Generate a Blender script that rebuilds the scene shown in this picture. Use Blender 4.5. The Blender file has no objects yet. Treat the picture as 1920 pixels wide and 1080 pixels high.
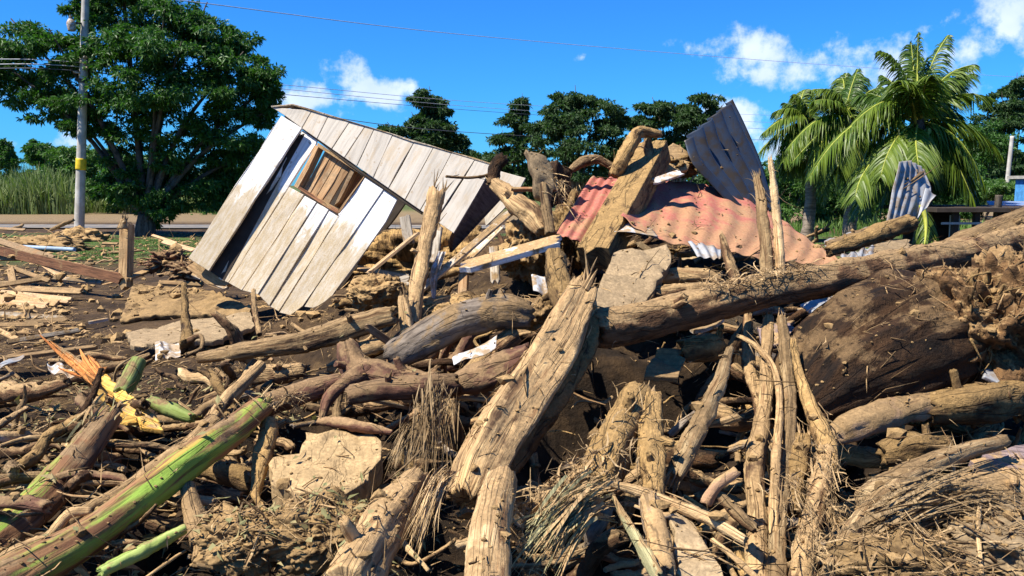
import bpy, math, random
import numpy as np
from mathutils import Vector
from mathutils.bvhtree import BVHTree
random.seed(7)
rng = np.random.default_rng(7)
sc = bpy.context.scene
COL = sc.collection

# ------------------------------------------------------------------ camera
CAMZ, F = 1.7, 1600.0
TH = math.atan(195 / F)
cam = bpy.data.objects.new('camera', bpy.data.cameras.new('camera'))
COL.objects.link(cam)
cam.location = (0, 0, CAMZ)
cam.rotation_euler = (math.pi / 2 - TH, 0, 0)
cam.data.sensor_width = 36
cam.data.lens = 36 * F / 1920
cam.data.clip_start = 0.05
cam.data.clip_end = 3000
sc.camera = cam
sc.view_settings.view_transform = 'Standard'
sc.view_settings.look = 'None'
sc.view_settings.exposure = 1.1
sc.view_settings.gamma = 1

# ------------------------------------------------------------------ sun and sky
SUN_EL = math.radians(57)
SUN_AZ = math.atan2(-0.88, -0.46)            # from +Y towards +X
sd = Vector((math.sin(SUN_AZ) * math.cos(SUN_EL), math.cos(SUN_AZ) * math.cos(SUN_EL), math.sin(SUN_EL)))
sun = bpy.data.objects.new('sun', bpy.data.lights.new('sun', 'SUN'))
COL.objects.link(sun)
sun.data.energy = 5.0
sun.data.angle = math.radians(0.5)
sun.data.color = (1.0, 0.94, 0.84)
sun.rotation_euler = sd.to_track_quat('Z', 'Y').to_euler()

W = bpy.data.worlds.new('World')
sc.world = W
W.use_nodes = True
wn, wl = W.node_tree.nodes, W.node_tree.links
wn.clear()
wout = wn.new('ShaderNodeOutputWorld')
wbg = wn.new('ShaderNodeBackground')
wbg.inputs['Strength'].default_value = 0.055
sky = wn.new('ShaderNodeTexSky')
sky.sky_type = 'NISHITA'
sky.sun_disc = False
sky.sun_elevation = SUN_EL
sky.sun_rotation = SUN_AZ
sky.air_density = 1.0
sky.dust_density = 0.2
sky.ozone_density = 3.0
wl.new(wbg.outputs[0], wout.inputs[0])


def pix_dir(px, py):
    c, s = math.cos(TH), math.sin(TH)
    v = Vector((px - 960, F * c + (540 - py) * s, -F * s + (540 - py) * c))
    return v


def wmath(op, a, b=None, c=None, **kw):
    n = wn.new('ShaderNodeMath'); n.operation = op
    for k, v in enumerate((a, b, c)):
        if v is None: continue
        if isinstance(v, (int, float)): n.inputs[k].default_value = v
        else: wl.new(v, n.inputs[k])
    n.use_clamp = kw.get('clamp', False)
    return n.outputs[0]


grade = wn.new('ShaderNodeMix'); grade.data_type = 'RGBA'; grade.blend_type = 'MULTIPLY'
grade.inputs[0].default_value = 1
wl.new(sky.outputs[0], grade.inputs[6])
grade.inputs[7].default_value = (0.19, .77, 1.58, 1)
tc = wn.new('ShaderNodeTexCoord')
nz = wn.new('ShaderNodeTexNoise'); nz.inputs['Scale'].default_value = 17; nz.inputs['Detail'].default_value = 9
nz.inputs['Roughness'].default_value = 0.6
wl.new(tc.outputs['Generated'], nz.inputs['Vector'])
acc = None
#        px   py   half-width  half-height  strength
CLOUDS = [(652, 138, 24, 28, .85), (702, 180, 56, 22, .88), (580, 186, 36, 18, .95), (1320, 100, 60, 30, .55), (1410, 140, 95, 40, .8),
          (1500, 145, 75, 35, .75), (1385, 215, 75, 48, .95), (1340, 180, 40, 18, .6), (1895, 55, 70, 70, .75), (1800, 100, 75, 28, .5),
          (1650, 110, 120, 40, .45), (60, 268, 70, 14, .5), (1480, 265, 90, 40, .8), (660, 215, 70, 9, .45), (1090, 108, 25, 10, .4),
          (760, 45, 40, 14, .3), (2200, 90, 200, 60, .8), (-300, 130, 160, 70, .8), (2700, 260, 260, 60, .7)]
for cx, cy, rx, ry, st in CLOUDS:
    d0 = pix_dir(cx, cy).normalized()
    s1 = wn.new('ShaderNodeVectorMath'); s1.operation = 'SUBTRACT'
    wl.new(tc.outputs['Generated'], s1.inputs[0]); s1.inputs[1].default_value = d0
    s2 = wn.new('ShaderNodeVectorMath'); s2.operation = 'MULTIPLY'
    wl.new(s1.outputs[0], s2.inputs[0]); s2.inputs[1].default_value = (F / rx, F / rx, F / ry)
    s3 = wn.new('ShaderNodeVectorMath'); s3.operation = 'LENGTH'
    wl.new(s2.outputs[0], s3.inputs[0])
    m = wmath('MULTIPLY_ADD', s3.outputs['Value'], -st * 0.55, st * 1.05)
    acc = m if acc is None else wmath('MAXIMUM', acc, m)
dens = wmath('MULTIPLY_ADD', nz.outputs['Fac'], 3.2, -1.85)
dens = wmath('ADD', dens, acc)
cr = wn.new('ShaderNodeMapRange'); cr.interpolation_type = 'SMOOTHSTEP'
wl.new(dens, cr.inputs['Value']); cr.inputs['From Min'].default_value = 0.02; cr.inputs['From Max'].default_value = 0.62
nz2 = wn.new('ShaderNodeTexNoise'); nz2.inputs['Scale'].default_value = 16; nz2.inputs['Detail'].default_value = 5
wl.new(tc.outputs['Generated'], nz2.inputs['Vector'])
ccol = wn.new('ShaderNodeMix'); ccol.data_type = 'RGBA'
wl.new(nz2.outputs['Fac'], ccol.inputs[0])
ccol.inputs[6].default_value = (3.8, 5.6, 9.2, 1); ccol.inputs[7].default_value = (11, 11.6, 12.2, 1)
cm = wn.new('ShaderNodeMix'); cm.data_type = 'RGBA'
wl.new(wmath('MULTIPLY', cr.outputs[0], 0.9), cm.inputs[0]); wl.new(grade.outputs[2], cm.inputs[6]); wl.new(ccol.outputs[2], cm.inputs[7])
wl.new(cm.outputs[2], wbg.inputs[0])

# ------------------------------------------------------------------ maths helpers
perm = rng.permutation(512)
perm = np.concatenate([perm, perm, perm])
pval = rng.random(2048) * 2 - 1


def vnoise(p):
    p = np.asarray(p, float)
    i = np.floor(p).astype(int); f = p - i
    f = f * f * (3 - 2 * f)
    i &= 511
    def h(a, b, c): return pval[perm[(perm[(perm[a & 511] + b) & 511] + c) & 511]]
    x, y, z = i[..., 0], i[..., 1], i[..., 2]
    fx, fy, fz = f[..., 0], f[..., 1], f[..., 2]
    def L(a, b, t): return a + (b - a) * t
    return L(L(L(h(x, y, z), h(x + 1, y, z), fx), L(h(x, y + 1, z), h(x + 1, y + 1, z), fx), fy),
             L(L(h(x, y, z + 1), h(x + 1, y, z + 1), fx), L(h(x, y + 1, z + 1), h(x + 1, y + 1, z + 1), fx), fy), fz)


def fbm(p, o=4, g=0.5):
    p = np.asarray(p, float); s = 0; a = 1.0
    for k in range(o):
        s = s + a * vnoise(p * (2.03 ** k) + 17.3 * k); a *= g
    return s


def ray(px, py):
    v = pix_dir(px, py)
    return v / v.y


def P(px, py, Y):
    return Vector((0, 0, CAMZ)) + ray(px, py) * Y


# mud surface under the debris: control heights (x, y, z)
CP = []
def row(y, zs):
    for x, z in zs: CP.append((x, y, z))
row(1.0, [(-4, -.1), (-1, -.3), (1, -.4), (4, -.4)])
row(2.2, [(-4, -.1), (-1.5, -.15), (-.5, -.3), (.5, -.4), (1.2, -.5), (4, -.5)])
row(3.2, [(-5, -.05), (-1.6, -.12), (-.7, -.25), (0, -.5), (.6, -.7), (1.2, -.6), (2, -.5), (5, -.3)])
row(4.2, [(-6, .0), (-2, -.02), (-1, -.15), (-.2, -.5), (.5, -1.0), (1.2, -1.0), (2, -.7), (6, -.3)])
row(5.2, [(-6, .08), (-2.4, .08), (-1.1, -.1), (-.3, -.35), (.6, -1.0), (1.4, -.95), (2.6, -.7), (6, -.1)])
row(6.2, [(-6, .10), (-2.8, .10), (-1.3, .12), (-.3, .15), (.8, -.5), (1.8, -.4), (3, .0), (6, .1)])
row(7.2, [(-7, .06), (-3.2, .05), (-1.8, .12), (-.3, .55), (.8, .6), (2, .6), (3.5, .55), (7, .2)])
row(8.4, [(-8, 0), (-4, 0), (-2.4, 0), (-1.2, .45), (0, .85), (1, 1.0), (2.3, .85), (4, .7), (8, .1)])
row(9.8, [(-9, 0), (-5, 0), (-3.2, 0), (-1.3, .55), (0, 1.1), (1.2, 1.3), (2.6, 1.0), (4.4, .6), (9, 0)])
row(11.5, [(-9, 0), (-5, 0), (-3.2, 0), (-1.6, .45), (0, .7), (1.2, .8), (2.8, .6), (5, .4), (9, 0)])
row(13.5, [(-12, 0), (-4, 0), (0, 0), (3, .1), (6, .1), (12, 0)])
row(16, [(-14, 0), (-7, 0), (0, 0), (7, 0), (14, 0)])
CPA = np.array(CP)
GX0, GX1, GY0, GY1, GN = -16, 16, 0.5, 18, 321
gx = np.linspace(GX0, GX1, GN); gy = np.linspace(GY0, GY1, GN)
GXX, GYY = np.meshgrid(gx, gy)
num = np.zeros_like(GXX); den = np.zeros_like(GXX)
for x, y, z in CP:
    s = 0.22 * y + 0.15
    d2 = ((GXX - x) ** 2) / (s * s) + ((GYY - y) ** 2) / (0.3 + .05 * y) ** 2 * .5
    w = 1 / (d2 + 0.05) ** 2
    num += w * z; den += w
HG = num / den


PITS = [(560, 690, 70, .30), (690, 800, 60, .35), (430, 960, 50, .4), (240, 880, 50, .35), (300, 985, 40, .3), (850, 990, 40, .4), (1010, 930, 50, .3), (1100, 700, 90, .3),
        (1230, 700, 90, .35), (1330, 870, 70, .3), (1020, 800, 70, .3), (1650, 850, 80, .4), (1600, 900, 50, .3), (1750, 880, 60, .35), (1780, 1010, 60, .25), (1650, 780, 80, .3), (880, 520, 50, .25), (960, 560, 40, .2),
        (1180, 650, 60, .3), (600, 900, 60, .2), (1480, 720, 70, .3), (1560, 760, 70, .3), (1900, 850, 60, .2), (520, 1000, 50, .3), (1380, 1000, 50, .3), (1290, 960, 50, .3), (60, 700, 50, .12)]
for px_, py_, pr_, pd_ in PITS:
    r_ = ray(px_, py_); Yp = S_simple = (CAMZ - .05) / -r_.z
    xp = r_.x * Yp; rw = pr_ * Yp / F
    HG -= pd_ * np.exp(-(((GXX - xp) / rw) ** 2 + ((GYY - Yp) / (rw * 1.6)) ** 2) ** 1.5)


def Hbase(x, y):
    x = np.asarray(x, float); y = np.asarray(y, float)
    u = np.clip((x - GX0) / (GX1 - GX0) * (GN - 1), 0, GN - 1.001)
    v = np.clip((y - GY0) / (GY1 - GY0) * (GN - 1), 0, GN - 1.001)
    i, j = u.astype(int), v.astype(int); fu, fv = u - i, v - j
    h = (HG[j, i] * (1 - fu) + HG[j, i + 1] * fu) * (1 - fv) + (HG[j + 1, i] * (1 - fu) + HG[j + 1, i + 1] * fu) * fv
    return h * np.clip((18 - y) / 2, 0, 1) * np.clip((16 - np.abs(x)) / 2, 0, 1)


def H(x, y):
    x = np.asarray(x, float); y = np.asarray(y, float)
    h = Hbase(x, y)
    amp = np.clip((15 - y) / 6, 0.12, 1) * np.where(x < -2.2, .45 + .55 * np.clip((8 - y) / 2, 0, 1), 1)
    far = np.clip((60 - y) / 30, 0, 1)
    p = np.stack([x * 1.6, y * 1.6, x * 0], -1)
    h = h + far * amp * (0.075 * fbm(p, 3) + 0.03 * fbm(p * 5.1 + 3, 3, .6))
    return h


def S(px, py, lift=0.0):
    """distance along the view where the sight line meets the mud surface raised by lift"""
    r = ray(px, py)
    ys = np.linspace(2.0, 40, 1500) if r.z < -0.03 else np.linspace(2, 14, 800)
    z = CAMZ + r.z * ys
    hit = np.where(z <= Hbase(r.x * ys, ys) + lift)[0]
    return float(ys[hit[0]]) if len(hit) else 12.0


def mesh_obj(name, V, Fs, mat=None, parent=None, uv=None, smooth=True):
    V = np.asarray(V, dtype=np.float32)
    me = bpy.data.meshes.new(name)
    me.vertices.add(len(V)); me.vertices.foreach_set('co', V.ravel())
    tot, idx, sizes = 0, [], []
    for Fa in Fs:
        Fa = np.asarray(Fa, dtype=np.int32)
        if len(Fa) == 0: continue
        idx.append(Fa.ravel()); sizes.append(np.full(len(Fa), Fa.shape[1], np.int32))
    idx = np.concatenate(idx); sizes = np.concatenate(sizes)
    me.loops.add(len(idx)); me.loops.foreach_set('vertex_index', idx)
    me.polygons.add(len(sizes))
    me.polygons.foreach_set('loop_start', np.concatenate([[0], np.cumsum(sizes)[:-1]]).astype(np.int32))
    me.polygons.foreach_set('use_smooth', np.full(len(sizes), smooth))
    me.update(calc_edges=True)
    if uv is not None:
        l = me.uv_layers.new(name='UVMap')
        l.data.foreach_set('uv', np.asarray(uv, np.float32)[idx].ravel())
    me.validate()
    o = bpy.data.objects.new(name, me)
    COL.objects.link(o)
    if mat: me.materials.append(mat)
    if parent: o.parent = parent
    return o


def tag(o, label=None, cat=None, group=None, kind=None):
    if label: o['label'] = label
    if cat: o['category'] = cat
    if group: o['group'] = group
    if kind: o['kind'] = kind
    return o


def empty(name, loc, label, cat, group=None):
    o = bpy.data.objects.new(name, None); COL.objects.link(o); o.location = loc
    o.empty_display_size = .1
    bpy.context.view_layer.update
    return tag(o, label, cat, group)


def child(o, root):
    """keep world place of a child built in world coordinates"""
    o.parent = root
    o.matrix_parent_inverse = root.matrix_world.inverted() if root.type != 'EMPTY' else \
        __import__('mathutils').Matrix.Translation(root.location).inverted()
    return o


# ------------------------------------------------------------------ materials
def new_mat(name):
    m = bpy.data.materials.new(name); m.use_nodes = True
    nt = m.node_tree
    b = nt.nodes['Principled BSDF']
    b.inputs['Roughness'].default_value = 0.85
    b.inputs['Specular IOR Level'].default_value = 0.2
    return m, nt, b


class G:
    def __init__(s, nt): s.nt = nt; s.n = nt.nodes; s.l = nt.links
    def link(s, a, b): s.l.new(a, b)
    def coord(s, which, scale=(1, 1, 1)):
        t = s.n.new('ShaderNodeTexCoord'); mp = s.n.new('ShaderNodeMapping')
        s.l.new(t.outputs[which], mp.inputs[0]); mp.inputs['Scale'].default_value = scale
        return mp.outputs[0]
    def noise(s, vec, scale, detail=6, rough=.6, dist=0):
        n = s.n.new('ShaderNodeTexNoise'); s.l.new(vec, n.inputs['Vector'])
        n.inputs['Scale'].default_value = scale; n.inputs['Detail'].default_value = detail
        n.inputs['Roughness'].default_value = rough; n.inputs['Distortion'].default_value = dist
        return n.outputs['Fac']
    def ramp(s, fac, a, b, ca=0.0, cb=1.0):
        n = s.n.new('ShaderNodeMapRange'); n.interpolation_type = 'SMOOTHSTEP'
        s.l.new(fac, n.inputs[0]); n.inputs[1].default_value = a; n.inputs[2].default_value = b
        n.inputs[3].default_value = ca; n.inputs[4].default_value = cb
        return n.outputs[0]
    def mix(s, fac, a, b, mode='MIX'):
        n = s.n.new('ShaderNodeMix'); n.data_type = 'RGBA'; n.blend_type = mode
        for k, v in ((0, fac), (6, a), (7, b)):
            if isinstance(v, (int, float)): n.inputs[k].default_value = v
            elif isinstance(v, tuple): n.inputs[k].default_value = (*v, 1) if len(v) == 3 else v
            else: s.l.new(v, n.inputs[k])
        return n.outputs[2]
    def math(s, op, a, b=0.0, clamp=False):
        n = s.n.new('ShaderNodeMath'); n.operation = op; n.use_clamp = clamp
        for k, v in ((0, a), (1, b)):
            if isinstance(v, (int, float)): n.inputs[k].default_value = v
            else: s.l.new(v, n.inputs[k])
        return n.outputs[0]
    def bump(s, h, b, strength=.6, dist=.01):
        n = s.n.new('ShaderNodeBump'); n.inputs['Strength'].default_value = strength
        n.inputs['Distance'].default_value = dist
        s.l.new(h, n.inputs['Height']); s.l.new(n.outputs[0], b.inputs['Normal'])
    def vary(s, col, amt=.3):
        oi = s.n.new('ShaderNodeObjectInfo'); hs = s.n.new('ShaderNodeHueSaturation')
        s.l.new(s.ramp(oi.outputs['Random'], 0, 1, 1 - amt, 1 + amt), hs.inputs['Value'])
        s.l.new(col, hs.inputs['Color'])
        return hs.outputs[0]


def wood(name, dark, light, mud, mudamt=.5, gu=38, gv=3, bump=.9, lines=.5, dist=.012, vary=.34, extra=None, spots=0.0, settle=.14):
    k_ = .97; dark = tuple(c * k_ for c in dark); light = tuple(c * k_ for c in light); mud = tuple(c * k_ for c in mud)
    if extra: extra = tuple(tuple(c * k_ for c in e) if isinstance(e, tuple) else e for e in extra)
    m, nt, b = new_mat(name); g = G(nt)
    uv = g.coord('UV', (gu, gv, 1)); ob = g.coord('Object')
    oi = g.n.new('ShaderNodeObjectInfo')
    va = g.n.new('ShaderNodeVectorMath'); va.operation = 'ADD'
    g.link(ob, va.inputs[0]); g.link(g.math('MULTIPLY', oi.outputs['Random'], 40.0), va.inputs[1])
    ob = va.outputs[0]
    grain = g.noise(uv, 1.0, 7, .65, .4)
    col = g.mix(g.ramp(grain, .33, .62), dark, light)
    if extra:
        n = g.noise(g.coord('UV', (gu * .28, gv * .45, 1)), 1.0, 5, .6, .3)
        col = g.mix(g.ramp(n, extra[1], extra[1] + .1), col, extra[0])
        if len(extra) > 2:
            n = g.noise(g.coord('UV', (gu * .33, gv * .3, 3)), 1.3, 4, .6, .3)
            col = g.mix(g.ramp(n, extra[3], extra[3] + .08), col, extra[2])
    mm = g.noise(ob, 3.2, 9, .68, .2)
    fine = g.noise(ob, 55, 5, .7)
    mid = g.noise(ob, 13, 5, .6)
    mudc = g.mix(g.ramp(fine, .32, .68), tuple(c * .62 for c in mud), tuple(min(1, c * 1.12) for c in mud))
    mudc = g.mix(g.ramp(mid, .38, .6, 0, .55), mudc, tuple(c * .55 for c in mud))
    t = 1 - mudamt
    sz_ = g.n.new('ShaderNodeSeparateXYZ'); gn_ = g.n.new('ShaderNodeNewGeometry'); g.link(gn_.outputs['Normal'], sz_.inputs[0])
    mm2 = g.math('ADD', mm, g.math('MULTIPLY', g.math('SUBTRACT', sz_.outputs[2], .35), settle))
    mask = g.ramp(g.math('ADD', mm2, g.math('MULTIPLY', grain, .25)), t * .5 + .30, t * .5 + .40)
    col = g.mix(mask, col, mudc)
    # dark splits that run along the grain
    ln = g.noise(g.coord('UV', (gu * .55, gv * .35, 1)), 1.0, 3, .5, .6)
    lm = g.ramp(g.math('ABSOLUTE', g.math('SUBTRACT', ln, .5)), .0, .022, lines, 0)
    col = g.mix(lm, col, tuple(c * .3 for c in dark))
    if spots:
        sp = g.noise(ob, 26, 3, .5)
        col = g.mix(g.ramp(sp, .62, .67, 0, spots), col, tuple(c * .5 for c in dark))
    col = g.vary(col, vary)
    g.link(col, b.inputs['Base Color'])
    h = g.math('ADD', g.math('MULTIPLY', grain, .9), g.math('MULTIPLY', fine, .55))
    h = g.math('ADD', h, g.math('MULTIPLY', mid, .8))
    h = g.math('SUBTRACT', h, g.math('MULTIPLY', lm, .9))
    g.bump(h, b, bump, dist)
    return m


MUD = (.35, .225, .105)
M = {}
M['tan'] = wood('tan_wood', (.15, .08, .035), (.45, .30, .14), MUD, .40, extra=((.075, .042, .022), .545))
M['bark'] = wood('muddy_bark', (.05, .026, .012), (.17, .09, .042), MUD, .44, settle=.2, gu=24, gv=5, dist=.02)
M['bark2'] = wood('caked_bark', (.06, .034, .015), (.21, .125, .05), (.38, .235, .09), .55, gu=20, gv=6, dist=.025)
M['rootsoil'] = wood('clotted_root_soil', (.03, .016, .007), (.14, .075, .03), (.30, .185, .08), .34, gu=16, gv=16, dist=.035, lines=0, spots=.8)
M['grey'] = wood('grey_bark', (.10, .075, .055), (.30, .24, .18), MUD, .45, gu=18, gv=5)
M['red'] = wood('reddish_bark', (.08, .038, .025), (.21, .10, .06), (.33, .205, .10), .47, gu=22, gv=4)
M['dark'] = wood('dark_wet_bark', (.012, .007, .004), (.075, .036, .014), (.27, .165, .075), .30, gu=9, gv=3, dist=.04, settle=.12, spots=.8, lines=.2)
M['peeled'] = wood('peeled_wood', (.25, .14, .06), (.52, .37, .19), MUD, .32, gu=50, gv=2, extra=((.12, .065, .03), .58))
M['pink'] = wood('pinkish_smooth_wood', (.27, .16, .09), (.42, .28, .16), MUD, .5, gu=15, gv=3)
M['orange'] = wood('orange_split_wood', (.26, .075, .018), (.58, .25, .07), MUD, .14, gu=60, gv=2, lines=.7)
M['yellow'] = wood('yellow_split_wood', (.42, .22, .04), (.66, .42, .10), MUD, .12, gu=60, gv=2, lines=.4)
M['fibre'] = wood('dry_fibre', (.20, .125, .055), (.46, .32, .165), MUD, .3, gu=60, gv=2)
M['greenfibre'] = wood('greyish_green_leaf', (.15, .14, .07), (.34, .31, .16), MUD, .38, gu=60, gv=2)
M['banana'] = wood('banana_stem', (.13, .06, .03), (.26, .135, .06), (.28, .18, .09), .30, gu=30, gv=1.5, settle=.05, bump=.5,
                   extra=((.22, .33, .05), .478, (.40, .28, .06), .59), lines=.6, vary=.05)
M['greenstem'] = wood('green_stem', (.20, .26, .05), (.38, .46, .14), MUD, .25, gu=20, gv=1, bump=.4)
M['plank'] = wood('muddy_plank', (.22, .125, .055), (.44, .28, .13), MUD, .50, gu=34, gv=2.2, dist=.006, lines=.35)
M['plankgrey'] = wood('weathered_plank', (.24, .19, .13), (.52, .45, .35), MUD, .38, gu=34, gv=2.2, dist=.006)
M['plankred'] = wood('red_brown_plank', (.11, .05, .025), (.25, .115, .055), MUD, .34, gu=34, gv=2.2, dist=.006)
M['plankclean'] = wood('bare_timber', (.24, .125, .055), (.46, .285, .14), (.42, .28, .15), .42, gu=30, gv=1.6, dist=.004, bump=.4)
M['slab'] = wood('mud_coated_slab', (.21, .15, .085), (.33, .24, .13), (.33, .235, .13), .92, gu=6, gv=6, dist=.010, lines=0)
M['whitewood'] = wood('paint_remnant_plank', (.40, .33, .24), (.75, .72, .66), MUD, .44, gu=20, gv=1.2, dist=.005, lines=.3)
M['blockwood'] = wood('soaked_cut_wood', (.30, .195, .095), (.50, .355, .185), (.46, .315, .155), .6, gu=9, gv=24, dist=.006, lines=.4, vary=.04)
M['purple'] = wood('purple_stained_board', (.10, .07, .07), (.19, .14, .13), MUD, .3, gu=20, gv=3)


def house_paint(name, mud_at, base=(.76, .73, .67)):
    m, nt, b = new_mat(name); g = G(nt)
    uv = g.coord('UV', (26, 1.6, 1)); ob = g.coord('Object'); uvr = g.coord('UV')
    grain = g.noise(uv, 1, 7, .65, .3)
    col = g.mix(g.ramp(grain, .30, .58), tuple(c * .72 for c in base), base)
    peel = g.noise(g.coord('UV', (9, 2.2, 1)), 1.5, 9, .72, .3)
    col = g.mix(g.ramp(peel, .56, .66, 0, .75), col, (.40, .33, .25))
    sp = g.noise(uvr, 16, 3, .5)
    col = g.mix(g.ramp(sp, .64, .69, 0, .7), col, (.36, .27, .17))
    mudn = g.noise(g.coord('UV', (5, 1.6, 1)), 1.5, 8, .65, .3)
    fine = g.noise(uvr, 60, 4, .7)
    mudc = g.mix(g.ramp(fine, .3, .7), (.34, .245, .125), (.47, .36, .20))
    if mud_at is not None:
        sx = g.n.new('ShaderNodeSeparateXYZ'); g.link(uvr, sx.inputs[0])
        v = g.math('ADD', sx.outputs[1], g.math('MULTIPLY', g.math('SUBTRACT', mudn, .5), 1.3))
        oi = g.n.new('ShaderNodeObjectInfo')
        v = g.math('ADD', v, g.math('MULTIPLY', g.math('SUBTRACT', oi.outputs['Random'], .5), .35))
        mask = g.ramp(v, mud_at - .08, mud_at + .12, 0, .92)
        thin = g.ramp(g.noise(g.coord('UV', (14, 2.4, 1)), 2, 8, .7), .35, .62, .68, 1)
        col = g.mix(g.math('MULTIPLY', mask, thin), col, mudc)
    else:
        col = g.mix(g.ramp(mudn, .50, .68, .12, .75), col, (.44, .34, .22))
    col = g.vary(col, .07)
    g.link(col, b.inputs['Base Color'])
    g.bump(g.math('ADD', g.math('MULTIPLY', grain, .6), g.math('MULTIPLY', fine, .3)), b, .5, .004)
    b.inputs['Roughness'].default_value = .7
    return m


M['wallpaint'] = house_paint('muddy_white_paint', .86)
M['gablepaint'] = house_paint('stained_white_paint', None, (.53, .48, .40))


def flat_mat(name, col, rough=.7, metal=0.0, col2=None, scale=6, a=.4, b_=.6, bump=.2, dist=.004, emit=None):
    m, nt, b = new_mat(name); g = G(nt)
    ob = g.coord('Object')
    n = g.noise(ob, scale, 8, .65, .2)
    c2 = col2 or tuple(c * .7 for c in col)
    c = g.mix(g.ramp(n, a, b_), col, c2)
    fine = g.noise(ob, scale * 9, 4, .7)
    c = g.mix(g.ramp(fine, .35, .65, 0, .25), c, tuple(x * .6 for x in col))
    g.link(c, b.inputs['Base Color'])
    b.inputs['Roughness'].default_value = rough; b.inputs['Metallic'].default_value = metal
    g.bump(g.math('ADD', n, fine), b, bump, dist)
    return m


M['galv'] = flat_mat('dark_galvanised_steel', (.045, .060, .085), .40, .5, (.06, .045, .03), 5, .42, .62)
M['galvlight'] = flat_mat('pale_galvanised_steel', (.30, .31, .32), .6, .2, (.24, .18, .12), 7, .42, .62)
M['white'] = flat_mat('white_plastic', (.48, .48, .48), .6, 0, (.30, .20, .10), 12, .40, .54)
M['cloth'] = flat_mat('white_cloth', (.48, .47, .46), .9, 0, (.30, .21, .12), 12, .40, .56)
M['concrete'] = flat_mat('pale_concrete', (.50, .47, .42), .9, 0, (.36, .33, .28), 3, .4, .6)
M['yellowpaint'] = flat_mat('yellow_paint', (.80, .55, .03), .6)
M['blackish'] = flat_mat('dark_metal', (.05, .05, .05), .6)
M['asphalt'] = flat_mat('grey_road', (.13, .125, .12), .9, 0, (.24, .2, .15), .8, .45, .6)
M['bluepipe'] = flat_mat('pale_blue_pipe', (.33, .42, .52), .5)
M['blueroof'] = flat_mat('blue_roof_sheet', (.13, .20, .36), .6, 0, (.20, .23, .28), 3)
M['bluewall'] = flat_mat('bright_blue_wall', (.08, .30, .62), .7)
M['palewall'] = flat_mat('pale_wall', (.40, .38, .33), .8)
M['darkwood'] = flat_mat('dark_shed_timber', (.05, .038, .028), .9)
M['wire'] = flat_mat('power_line_sheath', (.10, .105, .12), .5)
M['wirelit'] = flat_mat('sunlit_wire_sheath', (.42, .43, .45), .5)  # lit copy of the wire sheath, sunshine painted in as paler grey
M['glasslamp'] = flat_mat('lamp_glass', (.75, .78, .8), .25)
M['redpaint'] = flat_mat('red_paint', (.45, .08, .07), .6)


def red_sheet_mat():
    m, nt, b = new_mat('faded_red_roof_paint'); g = G(nt)
    uv = g.coord('UV'); ob = g.coord('Object')
    n = g.noise(ob, 2.6, 9, .68, .4)
    sx = g.n.new('ShaderNodeSeparateXYZ'); g.link(uv, sx.inputs[0])
    # dried mud lies over the low end and the right part of the sheet
    v = g.math('ADD', g.math('MULTIPLY', sx.outputs[0], .30), g.math('MULTIPLY', sx.outputs[1], .26))
    v = g.math('ADD', v, g.math('MULTIPLY', g.math('SUBTRACT', n, .5), 1.7))
    fine = g.noise(ob, 45, 5, .7)
    red = g.mix(g.ramp(fine, .3, .7), (.32, .085, .06), (.38, .135, .10))
    mud = g.mix(g.ramp(fine, .3, .7), (.28, .155, .075), (.40, .22, .11))
    col = g.mix(g.ramp(v, .20, .52, .05, .9), red, mud)
    n2 = g.noise(ob, 7, 7, .7, .5)
    col = g.mix(g.ramp(n2, .56, .66, 0, .85), col, (.30, .20, .10))
    g.link(col, b.inputs['Base Color']); b.inputs['Roughness'].default_value = .75
    g.bump(g.math('ADD', n2, fine), b, .5, .008)
    return m


M['redsheet'] = red_sheet_mat()


def ground_mat():
    m, nt, b = new_mat('mud_ground'); g = G(nt)
    ob = g.coord('Object')
    n = g.noise(ob, 1.3, 9, .65, .3); f = g.noise(ob, 22, 7, .72); mid = g.noise(ob, 5, 6, .6)
    col = g.mix(g.ramp(n, .40, .62), (.022, .013, .006), (.095, .057, .026))
    col = g.mix(g.ramp(mid, .52, .66, 0, .4), col, (.22, .14, .06))
    col = g.mix(g.ramp(f, .35, .62, .7, 0), col, (.045, .027, .014))
    sx = g.n.new('ShaderNodeSeparateXYZ'); g.link(ob, sx.inputs[0])
    gm = g.math('MULTIPLY', g.ramp(sx.outputs[1], 17, 20), g.ramp(sx.outputs[1], 29, 30, 1, 0))
    gm = g.math('MULTIPLY', gm, g.ramp(n, .44, .54))
    col = g.mix(gm, col, (.06, .11, .022))
    gm2 = g.ramp(sx.outputs[1], 46, 56)
    col = g.mix(g.math('MULTIPLY', gm2, g.ramp(mid, .4, .5)), col, (.08, .11, .03))
    # near-black tint round the heap: shade of its gaps painted in
    gap_shade = g.math('MULTIPLY', g.ramp(sx.outputs[1], 6.6, 8.2, 1, 0), g.ramp(g.math('ADD', sx.outputs[0], g.math('MULTIPLY', n, 1.5)), -2.6, -1.4))  # mask of the painted gap shade
    col = g.mix(g.math('MULTIPLY', gap_shade, .86), col, g.mix(g.ramp(mid, .4, .62), (.010, .006, .003), (.038, .022, .010)))
    pale = g.math('MULTIPLY', g.ramp(sx.outputs[1], 36, 40), g.ramp(sx.outputs[1], 50, 60, 1, 0))
    col = g.mix(g.math('MULTIPLY', pale, .7), col, (.24, .17, .09))
    g.link(col, b.inputs['Base Color'])
    g.bump(g.math('ADD', g.math('MULTIPLY', f, 1.0), mid), b, 1, .035)
    b.inputs['Roughness'].default_value = .95
    return m


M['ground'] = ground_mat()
M['clod'] = wood('mud_clods', (.085, .05, .022), (.19, .12, .05), (.34, .215, .09), .42, gu=9, gv=9, lines=0)


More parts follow.
